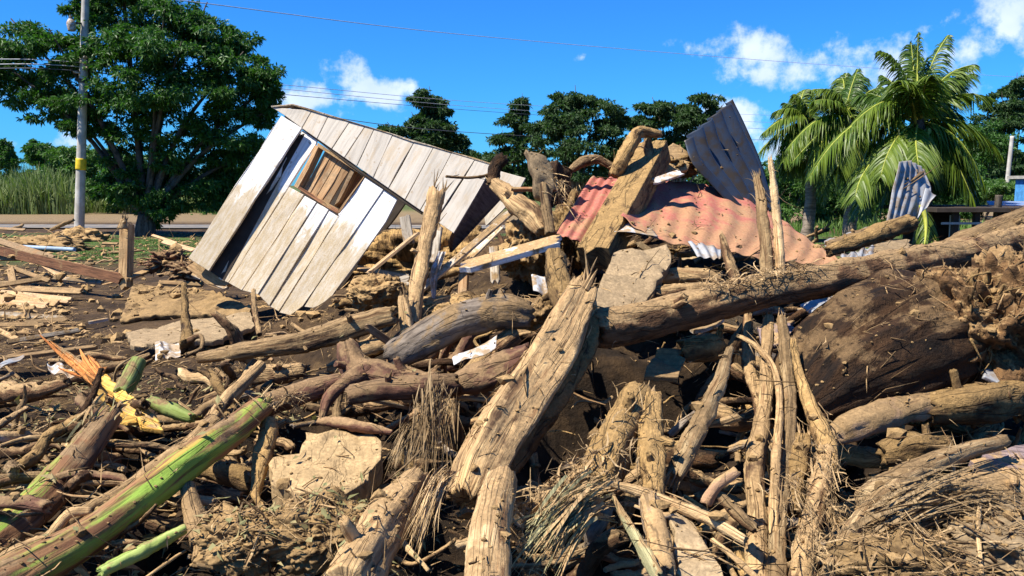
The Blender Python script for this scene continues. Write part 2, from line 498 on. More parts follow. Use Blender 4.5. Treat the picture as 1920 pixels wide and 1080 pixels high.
def leaf_mat(name, a, c, trans=.35, rough=.5, scale=1.2, spec=.35):
    m, nt, b = new_mat(name); g = G(nt)
    geo = g.n.new('ShaderNodeNewGeometry')
    n = g.noise(g.coord('Object'), scale, 3, .6)
    fac = g.math('ADD', g.math('MULTIPLY', geo.outputs['Random Per Island'], .6), g.math('MULTIPLY', n, .5), True)
    col = g.mix(fac, a, c)
    g.link(col, b.inputs['Base Color']); b.inputs['Roughness'].default_value = rough
    b.inputs['Specular IOR Level'].default_value = spec
    tr = g.n.new('ShaderNodeBsdfTranslucent'); g.link(g.mix(1.0, col, (.9, 1.2, .4), 'MULTIPLY'), tr.inputs[0])
    ms = g.n.new('ShaderNodeMixShader'); ms.inputs[0].default_value = trans
    g.link(b.outputs[0], ms.inputs[1]); g.link(tr.outputs[0], ms.inputs[2])
    g.link(ms.outputs[0], g.n['Material Output'].inputs[0])
    return m


M['leaf'] = leaf_mat('dark_green_leaves', (.010, .045, .009), (.078, .18, .028))
M['leaf2'] = leaf_mat('far_tree_leaves', (.014, .044, .011), (.056, .105, .028), rough=.6)
M['leaf3'] = leaf_mat('shrub_leaves', (.03, .09, .015), (.11, .20, .04))
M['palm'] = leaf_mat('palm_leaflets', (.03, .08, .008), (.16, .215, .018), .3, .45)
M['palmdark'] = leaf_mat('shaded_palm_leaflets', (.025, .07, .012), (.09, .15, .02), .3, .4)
M['rachis'] = flat_mat('yellow_green_leaf_stalk', (.36, .38, .06), .5)
M['deadpalm'] = leaf_mat('dead_palm_leaves', (.12, .08, .035), (.26, .18, .08), .2, .8)
M['reed'] = leaf_mat('reed_leaves', (.06, .12, .025), (.22, .25, .09), .3, .6)
M['grassleaf'] = leaf_mat('grass_blades', (.05, .12, .015), (.14, .22, .04), .3, .6)
M['litterleaf'] = leaf_mat('torn_leaf_bits', (.14, .16, .06), (.30, .22, .10), .1, .8)
M['trunk'] = wood('grey_brown_trunk', (.05, .04, .03), (.16, .13, .10), (.2, .16, .1), .2, gu=10, gv=3)
M['palmtrunk'] = wood('palm_trunk_bark', (.07, .055, .04), (.20, .16, .12), (.2, .16, .1), .2, gu=3, gv=14)


# ------------------------------------------------------------------ shapes
# hollows between the limbs that stay open (px, py, radius px)
OPEN = [(1120, 700, 95), (1040, 810, 75), (1000, 860, 45), (1235, 715, 70), (1400, 850, 45), (560, 690, 62), (690, 800, 50), (430, 955, 42), (240, 875, 38), (1630, 870, 60), (1540, 800, 30),
        (850, 1030, 34), (1330, 730, 35), (1010, 905, 30), (620, 950, 25), (290, 985, 28), (1760, 870, 30), (1290, 990, 30), (1070, 640, 30), (900, 530, 30), (1500, 900, 25), (1650, 760, 60), (610, 870, 95), (300, 572, 85), (190, 580, 50), (420, 560, 50)]


def in_open(x, y, k=1.0):
    return any((x - a) ** 2 + (y - b_) ** 2 < (c * k) ** 2 for a, b_, c in OPEN)


def to_px(v):
    c, s = math.cos(TH), math.sin(TH); z = v[2] - CAMZ
    dep = v[1] * c - z * s; up = v[1] * s + z * c
    return 960 + F * v[0] / dep, 540 - F * up / dep


def catmull(C, n):
    C = np.asarray(C, float)
    if len(C) == 2:
        t = np.linspace(0, 1, n)[:, None]; return C[0] * (1 - t) + C[1] * t
    A = np.vstack([2 * C[0] - C[1], C, 2 * C[-1] - C[-2]])
    ts = np.linspace(0, len(C) - 1 - 1e-6, n); i = ts.astype(int); t = (ts - i)[:, None]
    p0, p1, p2, p3 = A[i], A[i + 1], A[i + 2], A[i + 3]
    return .5 * ((2 * p1) + (-p0 + p2) * t + (2 * p0 - 5 * p1 + 4 * p2 - p3) * t ** 2 + (-p0 + 3 * p1 - 3 * p2 + p3) * t ** 3)


def frames(Pn):
    T = np.gradient(Pn, axis=0); T /= np.linalg.norm(T, axis=1)[:, None] + 1e-9
    n0 = np.cross(T[0], [0.01, .02, 1.0]);
    if np.linalg.norm(n0) < .1: n0 = np.cross(T[0], [1.0, 0, 0])
    n0 /= np.linalg.norm(n0)
    N = [n0]
    for k in range(1, len(T)):
        v = N[-1] - T[k] * np.dot(N[-1], T[k]); N.append(v / (np.linalg.norm(v) + 1e-9))
    N = np.array(N); B = np.cross(T, N)
    return T, N, B


def tube(C, R, nseg=14, step=None, rough=.12, ridge=.08, seed=0, jag=(0.5, .5), flat=1.0, nmax=150, wob=0.0, plain=False, square=0.0):
    """arrays of one limb: centre line C, radii R; broken, uneven ends"""
    C = np.asarray([tuple(c) for c in C], float); R = np.asarray(R, float)
    Ltot = np.sum(np.linalg.norm(np.diff(C, axis=0), axis=1))
    step = step or max(R.mean() * .28, .012)
    n = int(np.clip(Ltot / step, 4, nmax))
    Pn = catmull(C, n); Rn = catmull(np.c_[R, R, R], n)[:, 0]
    Rn = np.maximum(Rn, R.min() * .5)
    if wob:
        s = np.linspace(0, Ltot, n)
        for ax in range(3):
            Pn[:, ax] += wob * fbm(np.c_[s * 2.2, s * 0 + ax * 7.7, s * 0 + seed], 3)
    T, N, B = frames(Pn)
    s = np.r_[0, np.cumsum(np.linalg.norm(np.diff(Pn, axis=0), axis=1))]
    a = np.linspace(0, 2 * np.pi, nseg, endpoint=False)
    A, Sg = np.meshgrid(a, s); Rg = np.repeat(Rn[:, None], nseg, 1)
    rm = R.mean()
    q = np.stack([np.cos(A) * 1.3 + seed * 3.1, np.sin(A) * 1.3, Sg / rm * .55], -1)
    d = 1 + rough * fbm(q, 3)
    if not plain:
        sn_ = Sg / rm * .22 + seed
        d += .055 * np.cos(2 * A + 2.2 * fbm(np.stack([sn_, sn_ * 0, sn_ * 0], -1), 2) + seed) + .04 * np.cos(3 * A + seed * 2.3 + sn_) + .025 * np.cos(5 * A + seed * 1.3)
        ridge = ridge * .75
        pl_ = fbm(np.stack([np.cos(A) * 1.6 + seed * 1.7, np.sin(A) * 1.6, Sg / rm * .42], -1), 4)
        d += .065 * np.clip((pl_ - .06) / .07, 0, 1) - .03
        q2 = np.stack([np.cos(A) * 4.2 + seed, np.sin(A) * 4.2, Sg / rm * .30], -1)
        d += -ridge * np.abs(fbm(q2, 2)) + ridge * .6
        q3 = np.stack([np.cos(A) * 5 + seed, np.sin(A) * 5, Sg / rm * 3], -1)
        d += rough * .35 * fbm(q3, 2)
    if square:
        A_ = A + .5 + .25 * np.sin(Sg * 1.3)
        d = d * np.maximum(np.abs(np.cos(A_)), np.abs(np.sin(A_))) ** -square * .90
    rr = Rg * d
    V = Pn[:, None, :] + (N[:, None, :] * np.cos(A)[..., None] * flat + B[:, None, :] * np.sin(A)[..., None]) * rr[..., None]
    rings = [V[k] for k in range(n)]
    def end(k, sgn, j):
        base = V[k]; rad = base - Pn[k]
        r1 = random.Random(seed * 7 + k)
        off = np.array([r1.random() ** 1.5 for _ in range(nseg)])
        axis = T[k] * sgn
        ring1 = Pn[k] + rad * .93 + axis * (Rn[k] * j * off)[:, None]
        off2 = np.array([r1.random() for _ in range(nseg)])
        ring2 = Pn[k] + rad * .55 + axis * (Rn[k] * j * (off2 * .7 - .1))[:, None]
        return ring1, ring2, Pn[k] + axis * Rn[k] * j * .1
    a1, a2, ac = end(0, -1, jag[0]); b1, b2, bc = end(n - 1, 1, jag[1])
    rings = [a2, a1] + rings + [b1, b2]
    VV = np.concatenate(rings + [ac[None], bc[None]]).astype(np.float32)
    m = len(rings)
    i = np.arange(m - 1)[:, None] * nseg; k = np.arange(nseg)[None]; k2 = (k + 1) % nseg
    Q = np.stack([i + k, i + k2, i + nseg + k2, i + nseg + k], -1).reshape(-1, 4)
    kk = np.arange(nseg); kn = (kk + 1) % nseg
    ca, cb = m * nseg, m * nseg + 1
    Tr = np.concatenate([np.stack([kk * 0 + ca, kn, kk], -1), np.stack([kk * 0 + cb, (m - 1) * nseg + kk, (m - 1) * nseg + kn], -1)])
    vv = np.r_[s[0] - .04, s[0] - .02, s, s[-1] + .02, s[-1] + .04]
    uu = np.minimum(a, 2 * np.pi - a) * rm
    UV = np.stack([np.tile(uu, m), np.repeat(vv, nseg)], -1)
    UV = np.vstack([UV, [[0, vv[0]], [0, vv[-1]]]]) + np.array([seed * .37, seed * .61])
    return VV, Q, Tr, UV, (Pn, Rn, T, N, B)


def ribbon(C, w, up=None, thick=0.0):
    """a leaf strip / thin splinter along C (n,3), width w (n)"""
    C = np.asarray(C, float); n = len(C)
    T, N, B = frames(C)
    if up is not None:
        B = np.cross(T, up); B /= np.linalg.norm(B, axis=1)[:, None] + 1e-9
    w = np.asarray(w)[:, None]
    V = np.concatenate([C - B * w / 2, C + B * w / 2])
    i = np.arange(n - 1)
    return V, np.stack([i, i + 1, n + i + 1, n + i], -1)


class Acc:
    def __init__(s): s.V, s.Q, s.T, s.U, s.n = [], [], [], [], 0
    def add(s, V, Q=None, T=None, U=None):
        if Q is not None and len(Q): s.Q.append(np.asarray(Q) + s.n)
        if T is not None and len(T): s.T.append(np.asarray(T) + s.n)
        s.V.append(np.asarray(V)); s.U.append(np.asarray(U) if U is not None else np.asarray(V)[:, :2]); s.n += len(V)
    def obj(s, name, mat, parent=None, smooth=True):
        Fs = []
        if s.Q: Fs.append(np.concatenate(s.Q))
        if s.T: Fs.append(np.concatenate(s.T))
        return mesh_obj(name, np.concatenate(s.V), Fs, mat, None, np.concatenate(s.U), smooth)


def recenter(o):
    me = o.data; n = len(me.vertices)
    co = np.empty(n * 3, np.float32); me.vertices.foreach_get('co', co); co = co.reshape(-1, 3)
    c = (co.min(0) + co.max(0)) / 2; c[2] = co[:, 2].min()
    me.vertices.foreach_set('co', (co - c).ravel()); o.location = c
    me.update()
    return o


SEED = [0]
SOLID = []           # meshes on which litter may land


def fibres_on(info, n, seed, length=.12, w=.006, spread=.3):
    n = max(2, int(n * .6))
    """thin strips of bark and root hair clinging to a limb"""
    Pn, Rn, T, N, B = info; r = np.random.default_rng(seed); A = Acc()
    for _ in range(n):
        k = r.integers(1, len(Pn) - 1); a = r.random() * 6.283
        d = N[k] * math.cos(a) + B[k] * math.sin(a)
        p0 = Pn[k] + d * Rn[k] * .98
        dirv = T[k] * r.choice([-1, 1]) + d * r.random() * spread + r.normal(0, .28, 3); dirv /= np.linalg.norm(dirv)
        L = length * (.3 + r.random()); t = np.linspace(0, 1, 5)[:, None]
        side = r.normal(0, .3, 3)
        C = p0 + dirv * L * t + side * L * t ** 2 + np.array([0, 0, -.35 * L]) * t ** 2
        wd = w * (.4 + r.random()) * np.array([1, 1, .9, .6, .15])
        V, Q = ribbon(C, wd)
        A.add(V, Q, None, np.c_[V[:, 0], V[:, 2]])
    return A


def log(name, label, cat, pts, mat='bark', lift=.1, group=None, nseg=18, rough=.13, ridge=.10, jag=(.6, .6), flat=1.0, wob=.012,
        fib=14, flen=.10, spl=0, solid=True, part_end=None, branches=(), square=0.0):
    """pts: (px, py, width_px[, distance]) traced on the limb's centre line"""
    SEED[0] += 1; seed = SEED[0]
    C, R = [], []
    for p in pts:
        Y = p[3] if len(p) > 3 else S(p[0], p[1], lift)
        C.append(P(p[0], p[1], Y)); R.append(p[2] / 2 * Y / F * .90)
    V, Q, Tr, UV, info = tube(C, R, nseg, rough=rough, ridge=ridge, seed=seed, jag=jag, flat=flat, wob=wob, square=square)
    A = Acc(); A.add(V, Q, Tr, UV)
    rs = random.Random(seed * 13)
    if solid and np.mean(R) > .045 and 'banana' not in name and name != 'split_log' and mat != 'dark':          # stubs of snapped side branches
        for _ in range(rs.choice([1, 2, 2, 3])):
            k = rs.randrange(len(info[0]) // 6, len(info[0]) * 5 // 6); a = rs.uniform(0, 6.28); rr_ = info[1][k] * rs.uniform(.16, .34)
            dr = info[3][k] * math.cos(a) + info[4][k] * math.sin(a) + info[2][k] * rs.uniform(-.7, .7)
            p0 = info[0][k] + dr * info[1][k] * .5; p1 = info[0][k] + dr * info[1][k] * rs.uniform(1.15, 1.9)
            v, q, t, u, _ = tube([p0, (p0 + p1) / 2, p1], [rr_ * 1.5, rr_, rr_ * .8], 9, rough=.2, ridge=.15, seed=seed + 9, jag=(.1, 1.0)); A.add(v, q, t, u)
    for br in branches:
        c2 = [P(p[0], p[1], p[3]) for p in br]; r2 = [p[2] / 2 * p[3] / F for p in br]
        v, q, t, u, _ = tube(c2, r2, 10, rough=rough, ridge=ridge, seed=seed + 50, jag=(.3, .5), wob=.01)
        A.add(v, q, t, u)
    o = A.obj(name, M[mat]); recenter(o)
    tag(o, label, cat, group)
    if solid: SOLID.append(o)
    if fib:
        Fi = fibres_on(info, fib, seed, flen)
        f = Fi.obj('bark_fibres', M['fibre'] if mat != 'dark' else M['bark']); f['kind'] = 'stuff'
        f.parent = o; f.matrix_parent_inverse = __import__('mathutils').Matrix.Translation(o.location).inverted()
    if spl:                                              # long splinters at the broken end(s)
        r = np.random.default_rng(seed)
        for e, sg in ((0, -1), (-1, 1)):
            if not (spl & (1 if e == 0 else 2)): continue
            Ac = Acc()
            for _ in range(16):
                a = r.random() * 6.28; rad = info[1][e] * (.4 + .55 * r.random())
                p0 = info[0][e] + (info[3][e] * math.cos(a) + info[4][e] * math.sin(a)) * rad - sg * info[2][e] * info[1][e] * .4
                L = info[1][e] * (1.0 + 2.2 * r.random())
                d = sg * info[2][e] + r.normal(0, .16, 3)
                C2 = [p0, p0 + d * L * .5, p0 + d * L + r.normal(0, .1, 3) * L * .4]
                rr = info[1][e] * (.07 + .13 * r.random())
                v, q, t, u, _ = tube(C2, [rr, rr * .8, rr * .12], 5, step=L / 5, seed=seed, jag=(.1, .1), plain=True)
                Ac.add(v, q, t, u)
            s_ = Ac.obj('splintered_end', M['peeled'], smooth=False)
            s_.parent = o; s_.matrix_parent_inverse = __import__('mathutils').Matrix.Translation(o.location).inverted()
    return o


def prism(poly, nrm, t, bev=0.0, jitter=0.0, sub=0, seed=0):
    """closed plate: polygon pts (3D, in order), thickness t behind along -nrm; edges subdivided and roughened"""
    pts = [Vector(p) for p in poly]
    if sub:
        r = random.Random(seed); out = []
        for i, p in enumerate(pts):
            q = pts[(i + 1) % len(pts)]; k = max(1, int((q - p).length / sub))
            for j in range(k):
                w = p.lerp(q, j / k)
                if j: w = w + Vector((r.gauss(0, 1), r.gauss(0, 1), r.gauss(0, 1))) * jitter
                out.append(w)
        pts = out
    n = len(pts); nrm = Vector(nrm).normalized()
    Vt = [p for p in pts] + [p - nrm * t for p in pts]
    return Vt, n


def plate(name, poly, nrm, t, mat, uvx=None, uvo=None, sub=0, jitter=0, seed=0, rough=0.0):
    import bmesh
    Vt, n = prism(poly, nrm, t, sub=sub, jitter=jitter, seed=seed)
    bm = bmesh.new(); vs = [bm.verts.new(v) for v in Vt]
    top = bm.faces.new(vs[:n]); bot = bm.faces.new(vs[n:][::-1])
    for i in range(n):
        j = (i + 1) % n; bm.faces.new((vs[i], vs[n + i], vs[n + j], vs[j]))
    bm.normal_update()
    bevo = min(t * .18, .004)
    bmesh.ops.bevel(bm, geom=[e for e in top.edges], offset=bevo, segments=1, affect='EDGES')
    if rough:
        bmesh.ops.triangulate(bm, faces=bm.faces[:])
        for _ in range(5):
            es = [e for e in bm.edges if e.calc_length() > rough * 3]
            if not es: break
            bmesh.ops.subdivide_edges(bm, edges=es, cuts=1, use_grid_fill=False)
            bmesh.ops.triangulate(bm, faces=[f for f in bm.faces if len(f.verts) > 3])
        co = np.array([v.co[:] for v in bm.verts])
        d = fbm(co * 9 + seed, 4)[:, None] * rough * .55
        bm.normal_update()
        for v, k in zip(bm.verts, d[:, 0]): v.co += v.normal * float(k)
    nr = Vector(nrm).normalized()
    vx = Vector(uvx).normalized() if uvx else (Vt[1] - Vt[0]).normalized()   # along the grain
    ux = nr.cross(vx).normalized()
    o0 = Vector(uvo) if uvo else Vt[0]
    uvl = bm.loops.layers.uv.new('UVMap')
    for f in bm.faces:
        for l in f.loops:
            w = l.vert.co - o0
            l[uvl].uv = (w.dot(ux) + w.dot(nr) + seed * .31, w.dot(vx) + (0 if uvo else seed * .7))
    me = bpy.data.meshes.new(name); bm.to_mesh(me); bm.free()
    me.materials.append(M[mat] if isinstance(mat, str) else mat)
    o = bpy.data.objects.new(name, me); COL.objects.link(o)
    return o


def board(name, label, cat, a, b, w, mat='plank', t=.03, roll=None, group=None, lift=.06, solid=True, broken=True, up=None):
    """a plank from pixel a to pixel b, w pixels wide; roll turns it about its length"""
    SEED[0] += 1; seed = SEED[0]; r = random.Random(seed)
    Ya = a[2] if len(a) > 2 else S(a[0], a[1], lift); Yb = b[2] if len(b) > 2 else S(b[0], b[1], lift)
    A, Bp = P(a[0], a[1], Ya), P(b[0], b[1], Yb)
    ax = (Bp - A); L = ax.length; ax.normalize()
    n = Vector(up) if up else Vector((-.25, -.55, .8))
    n = (n - ax * n.dot(ax)).normalized()
    if roll is not None: n = __import__('mathutils').Matrix.Rotation(math.radians(roll), 3, ax) @ n
    s = ax.cross(n)
    hw = w / 2 * (Ya + Yb) / 2 / F * 1.1
    pts = []
    k = 5 if broken else 1
    def endp(base, sg):
        out = []
        for i in range(k + 1):
            f = (i / k * 2 - 1) * sg
            off = r.random() ** 2 * hw * 1.1 * (1 if broken and 0 < i < k else .3 if broken else 0)
            out.append(base + s * hw * f + ax * off * sg)
        return out
    pts = endp(Bp, 1) + endp(A, -1)
    o = plate(name, pts[::-1], n, t, mat, uvx=ax, seed=seed % 13)
    recenter_bm(o); tag(o, label, cat, group)
    if solid: SOLID.append(o)
    return o


def recenter_bm(o):
    me = o.data
    n = len(me.vertices); co = np.empty(n * 3, np.float32); me.vertices.foreach_get('co', co); co = co.reshape(-1, 3)
    c = (co.min(0) + co.max(0)) / 2; c[2] = co[:, 2].min()
    me.vertices.foreach_set('co', (co - c).ravel()); o.location = Vector([float(v) for v in c]); me.update()
    return o


def slab(name, label, cat, pts, mat='slab', t=.06, rough=.02, group=None, sub=.07, jit=.012, lift=.08):
    """thick plate traced by its outline; pts (px, py, Y) in clockwise picture order"""
    SEED[0] += 1
    p3 = [P(p[0], p[1], p[2] if len(p) > 2 else S(p[0], p[1], lift)) for p in pts]
    c = sum(p3, Vector()) / len(p3); n = Vector()
    for i in range(len(p3)): n += (p3[i] - c).cross(p3[(i + 1) % len(p3)] - c)
    if n.dot(Vector((0, 0, CAMZ)) - c) < 0: n = -n; 
    n.normalize()
    o = plate(name, p3[::-1] if True else p3, n, t, mat, sub=sub, jitter=jit, seed=SEED[0] % 17, rough=rough)
    for p in o.data.polygons: p.use_smooth = rough > 0
    recenter_bm(o); tag(o, label, cat, group); SOLID.append(o)
    return o


def sheet(name, label, cat, rows, mat, waves=8, amp=.02, nu=140, nv=40, ragged=.02, crumple=.03, group=None, along='u', t=.004, seed=1, keep=None, holes=()):
    """corrugated sheet from a grid of (px, py, Y); waves count across u"""
    g = np.array([[tuple(P(*p)) for p in r] for r in rows])         # (nr, nc, 3)
    nr, nc, _ = g.shape
    gu = np.stack([catmull(g[i], nu) for i in range(nr)])            # (nr, nu, 3)
    if nr == 2:
        tv = np.linspace(0, 1, nv)[:, None, None]; G3 = gu[0][None] * (1 - tv) + gu[1][None] * tv
    else:
        G3 = np.stack([catmull(gu[:, k], nv) for k in range(nu)], 1)
    U, Vv = np.meshgrid(np.linspace(0, 1, nu), np.linspace(0, 1, nv))
    du = np.gradient(G3, axis=1); dv = np.gradient(G3, axis=0)
    N = np.cross(du, dv); N /= np.linalg.norm(N, axis=2)[..., None] + 1e-9
    if np.mean(N[..., 1]) > 0: N = -N
    size_ = min(1.0, np.linalg.norm(G3[0, 0] - G3[-1, -1]) / 1.2); crumple *= size_; ragged *= size_ ** 1.5
    ph = (U if along == 'u' else Vv) * waves * 2 * np.pi
    dist = amp * np.sin(ph) + crumple * fbm(np.stack([U * 3 + seed, Vv * 2, U * 0], -1), 3, .4)
    G3 = G3 + N * dist[..., None]
    dvn = dv / (np.linalg.norm(dv, axis=2)[..., None] + 1e-9)
    rag = ragged * fbm(np.stack([U * 14 + seed, U * 0, Vv * 2], -1), 3)
    G3 = G3 + dvn * (rag * (np.abs(Vv - .5) * 2) ** 4)[..., None]
    front = G3.reshape(-1, 3); back = (G3 - N * t).reshape(-1, 3)
    i, j = np.meshgrid(np.arange(nv - 1), np.arange(nu - 1), indexing='ij')
    msk = np.ones(i.shape, bool)
    if keep is not None: msk &= keep(U[:-1, :-1], Vv[:-1, :-1])
    for hu, hv, hr in holes:
        msk &= ((U[:-1, :-1] - hu) ** 2 * 3 + (Vv[:-1, :-1] - hv) ** 2 + .003 * vnoise(np.stack([U[:-1, :-1] * 40, Vv[:-1, :-1] * 40, U[:-1, :-1] * 0], -1))) > hr * hr
    i, j = i[msk], j[msk]
    a = i * nu + j
    Qf = np.stack([a, a + 1, a + nu + 1, a + nu], -1); off = nu * nv
    Qb = Qf[:, ::-1] + off
    # rim
    from collections import Counter
    E = {}
    for q in Qf.tolist():
        for k in range(4):
            e = (q[k], q[(k + 1) % 4]); E[e] = 1
    rim = [(e[0], e[0] + off, e[1] + off, e[1]) for e in E if (e[1], e[0]) not in E]
    wU = np.linalg.norm(g[0, -1] - g[0, 0]); wV = np.linalg.norm(g[-1, 0] - g[0, 0])
    uv = np.stack([U.ravel() * wU, Vv.ravel() * wV], -1)
    o = mesh_obj(name, np.vstack([front, back]), [np.vstack([Qf, Qb, np.array(rim)])], M[mat], None, np.vstack([uv, uv]))
    recenter(o); tag(o, label, cat, group); SOLID.append(o)
    return o


def lump(name, label, cat, px, py, Y, rx, ry, rz, mat='clod', disp=.35, sub=5, freq=2.5, seed=1, group=None):
    import bmesh
    bm = bmesh.new(); bmesh.ops.create_icosphere(bm, subdivisions=sub, radius=1)
    co = np.array([v.co[:] for v in bm.verts]); nd = co.copy()
    d = 1 + disp * fbm(co * freq + seed * 5.3, 5, .6) 
    co = co * d[:, None] * np.array([rx, ry, rz])
    c = P(px, py, Y)
    for v, k in zip(bm.verts, co): v.co = k
    uvl = bm.loops.layers.uv.new('UVMap')
    for f in bm.faces:
        f.smooth = True
        for l in f.loops: l[uvl].uv = (l.vert.co.x, l.vert.co.z)
    me = bpy.data.meshes.new(name); bm.to_mesh(me); bm.free(); me.materials.append(M[mat])
    o = bpy.data.objects.new(name, me); COL.objects.link(o); o.location = c
    tag(o, label, cat, group); SOLID.append(o)
    return o


# ================================================================== SETTING
def build_ground():
    nu, nv = 620, 620
    t = np.linspace(-1, 1, nu); t = np.sign(t) * np.abs(t) ** 1.25 * 1.7
    y = 1.2 * (900 / 1.2) ** (np.linspace(0, 1, nv) ** 1.55)
    Tm, Ym = np.meshgrid(t, y)
    X = Tm * (Ym + .8)
    Z = H(X, Ym)
    V = np.stack([X, Ym, Z], -1).reshape(-1, 3)
    i, j = np.meshgrid(np.arange(nv - 1), np.arange(nu - 1), indexing='ij'); a = (i * nu + j).ravel()
    Q = np.stack([a, a + 1, a + nu + 1, a + nu], -1)
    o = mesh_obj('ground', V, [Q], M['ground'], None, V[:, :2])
    tag(o, 'brown mud ground under the debris', None, None, 'structure')
    s = 1500
    q = mesh_obj('terrain', [(-s, -s, -1.6), (s, -s, -1.6), (s, s, -1.6), (-s, s, -1.6)], [[(0, 1, 2, 3)]], M['ground'])
    tag(q, 'flat ground reaching to the horizon', None, None, 'structure')
    return o


GROUND = build_ground()
SOLID.append(GROUND)
# road behind the pole
r = mesh_obj('road', [(-60, 33.5, .05), (1, 32.0, .05), (1, 34.6, .05), (-60, 36.5, .05)], [[(0, 1, 2, 3)]], M['asphalt'])
tag(r, 'grey paved road behind the utility pole', None, None, 'structure')

# ------------------------------------------------------------------ leaning house
PN = Vector((-.20, -1, .22)).normalized()
P0 = P(650, 380, 10.0)


def onplane(px, py, off=0.0):
    d = ray(px, py); o = Vector((0, 0, CAMZ)); p0 = P0 + PN * off
    return o + d * ((p0 - o).dot(PN) / d.dot(PN))


Z2 = lambda x, y: (340 + x / 2.347, 160 + y / 2.347)
hroot_loc = onplane(*Z2(300, 900)); hroot_loc.z = 0.0
house = empty('collapsed_house', hroot_loc, 'white plank house tipped over onto one corner beside the debris heap', 'house')
UVO = onplane(*Z2(528, 190))
GRAIN = (onplane(*Z2(120, 815)) - UVO).normalized()


def hboard(name, pts, mat, off=0.0, t=.025, grain=None):
    p3 = [onplane(*Z2(*p), off + random.uniform(-.002, .002)) for p in pts]
    c = sum(p3, Vector()) / len(p3); nn = Vector()
    for i in range(len(p3)): nn += (p3[i] - c).cross(p3[(i + 1) % len(p3)] - c)
    if nn.dot(PN) < 0: p3 = p3[::-1]
    o = plate(name, p3, PN, t, mat, uvx=grain or GRAIN, uvo=UVO, sub=.25, jitter=.005, seed=random.randint(0, 9))
    return child(o, house)


# outer wide board, standing proud of the wall
hboard('corner_board', [(440, 133), (530, 188), (120, 817), (30, 760)], 'wallpaint', .10, .03)
hboard('corner_shadow_strip', [(500, 190), (545, 215), (190, 862), (100, 800)], 'darkwood', -.01, .02)  # dark strip laid in as the shadow beside the proud board
wall_lines = [  # top-left, top-right, bottom-right, bottom-left per board, in the enlarged crop's pixels
    [(533, 200), (600, 238), (590, 262), (474, 444), (205, 868), (162, 848)],
    [(476, 447), (539, 484), (265, 902), (208, 870)],
    [(542, 486), (594, 514), (336, 918), (268, 904)],
    [(597, 516), (650, 546), (386, 968), (339, 921)],
    [(653, 548), (691, 574), (427, 996), (389, 972)],
    [(828, 380), (904, 434), (535, 972), (480, 1010), (430, 998), (694, 575), (690, 560)],
    [(907, 437), (962, 480), (900, 600), (800, 740), (618, 992), (585, 978), (538, 974)],
]
for w_ in wall_lines: hboard('wall_board', [(x_ + random.uniform(-1.5, 1.5), y_ + random.uniform(-3, 3)) for x_, y_ in w_], 'wallpaint', random.uniform(-.012, .014))
# gable boards, narrowing towards the apex on the left
top0, top1 = (395, 92), (1372, 352)
def gt(x):
    if x < 490: return (x, 92 - (x - 395) / 95 * 7)
    return (x, 85 + (x - 490) / 882 * 267)
def gb(x): return (x, 140 + (x - 460) / 740 * 512)
tx = [395, 575, 648, 740, 808, 848, 930, 1026, 1110, 1190, 1292, 1372]
bx = [455, 530, 597, 662, 718, 772, 845, 912, 985, 1052, 1120, 1200]
for k in range(11):
    a_, b_, c_, d_ = gt(tx[k] + 1), gt(tx[k + 1] - 1), gb(bx[k + 1] - 1.5), gb(bx[k] + 1.5)
    if k == 0: a_ = (395, 95); d_ = (455, 133)
    hboard('gable_board', [a_, b_, c_, d_], 'gablepaint', .045 + random.uniform(-.004, .004), .022,
           (onplane(*Z2(*c_)) - onplane(*Z2(*b_))).normalized())
hboard('gable_slit_blackout', [(462, 108), (500, 95), (1352, 362), (1192, 632), (1100, 560), (600, 215), (470, 136)], 'darkwood', .012, .01)  # added dark sheet, keeps light out of the slits between gable boards
# fascia edge over the gable
f1 = [onplane(*Z2(x, y), .05) for x, y in [(393, 90), (490, 80), (1375, 346), (1372, 356), (490, 90), (397, 100)]]
hboard('roof_edge_strip', [(394, 90), (490, 81), (1375, 347), (1373, 352), (490, 87), (397, 97)], 'plankgrey', .055, .10)
# dark ledge batten between gable and wall
hboard('batten', [(455, 128), (600, 226), (812, 388), (1060, 556), (1056, 568), (806, 402), (594, 240), (452, 140)], 'darkwood', .022, .04)
# far end wall seen edge-on, its shade put into the dark board colour
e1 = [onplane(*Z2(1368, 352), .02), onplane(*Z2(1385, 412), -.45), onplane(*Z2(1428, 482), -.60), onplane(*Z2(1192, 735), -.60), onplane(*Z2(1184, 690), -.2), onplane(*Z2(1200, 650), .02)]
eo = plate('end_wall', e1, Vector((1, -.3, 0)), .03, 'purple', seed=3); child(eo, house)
# second gable piece that continues behind, to the right
hboard('far_gable_board', [(1405, 378), (1515, 408), (1470, 490), (1340, 620), (1330, 560)], 'gablepaint', -.7, .03)
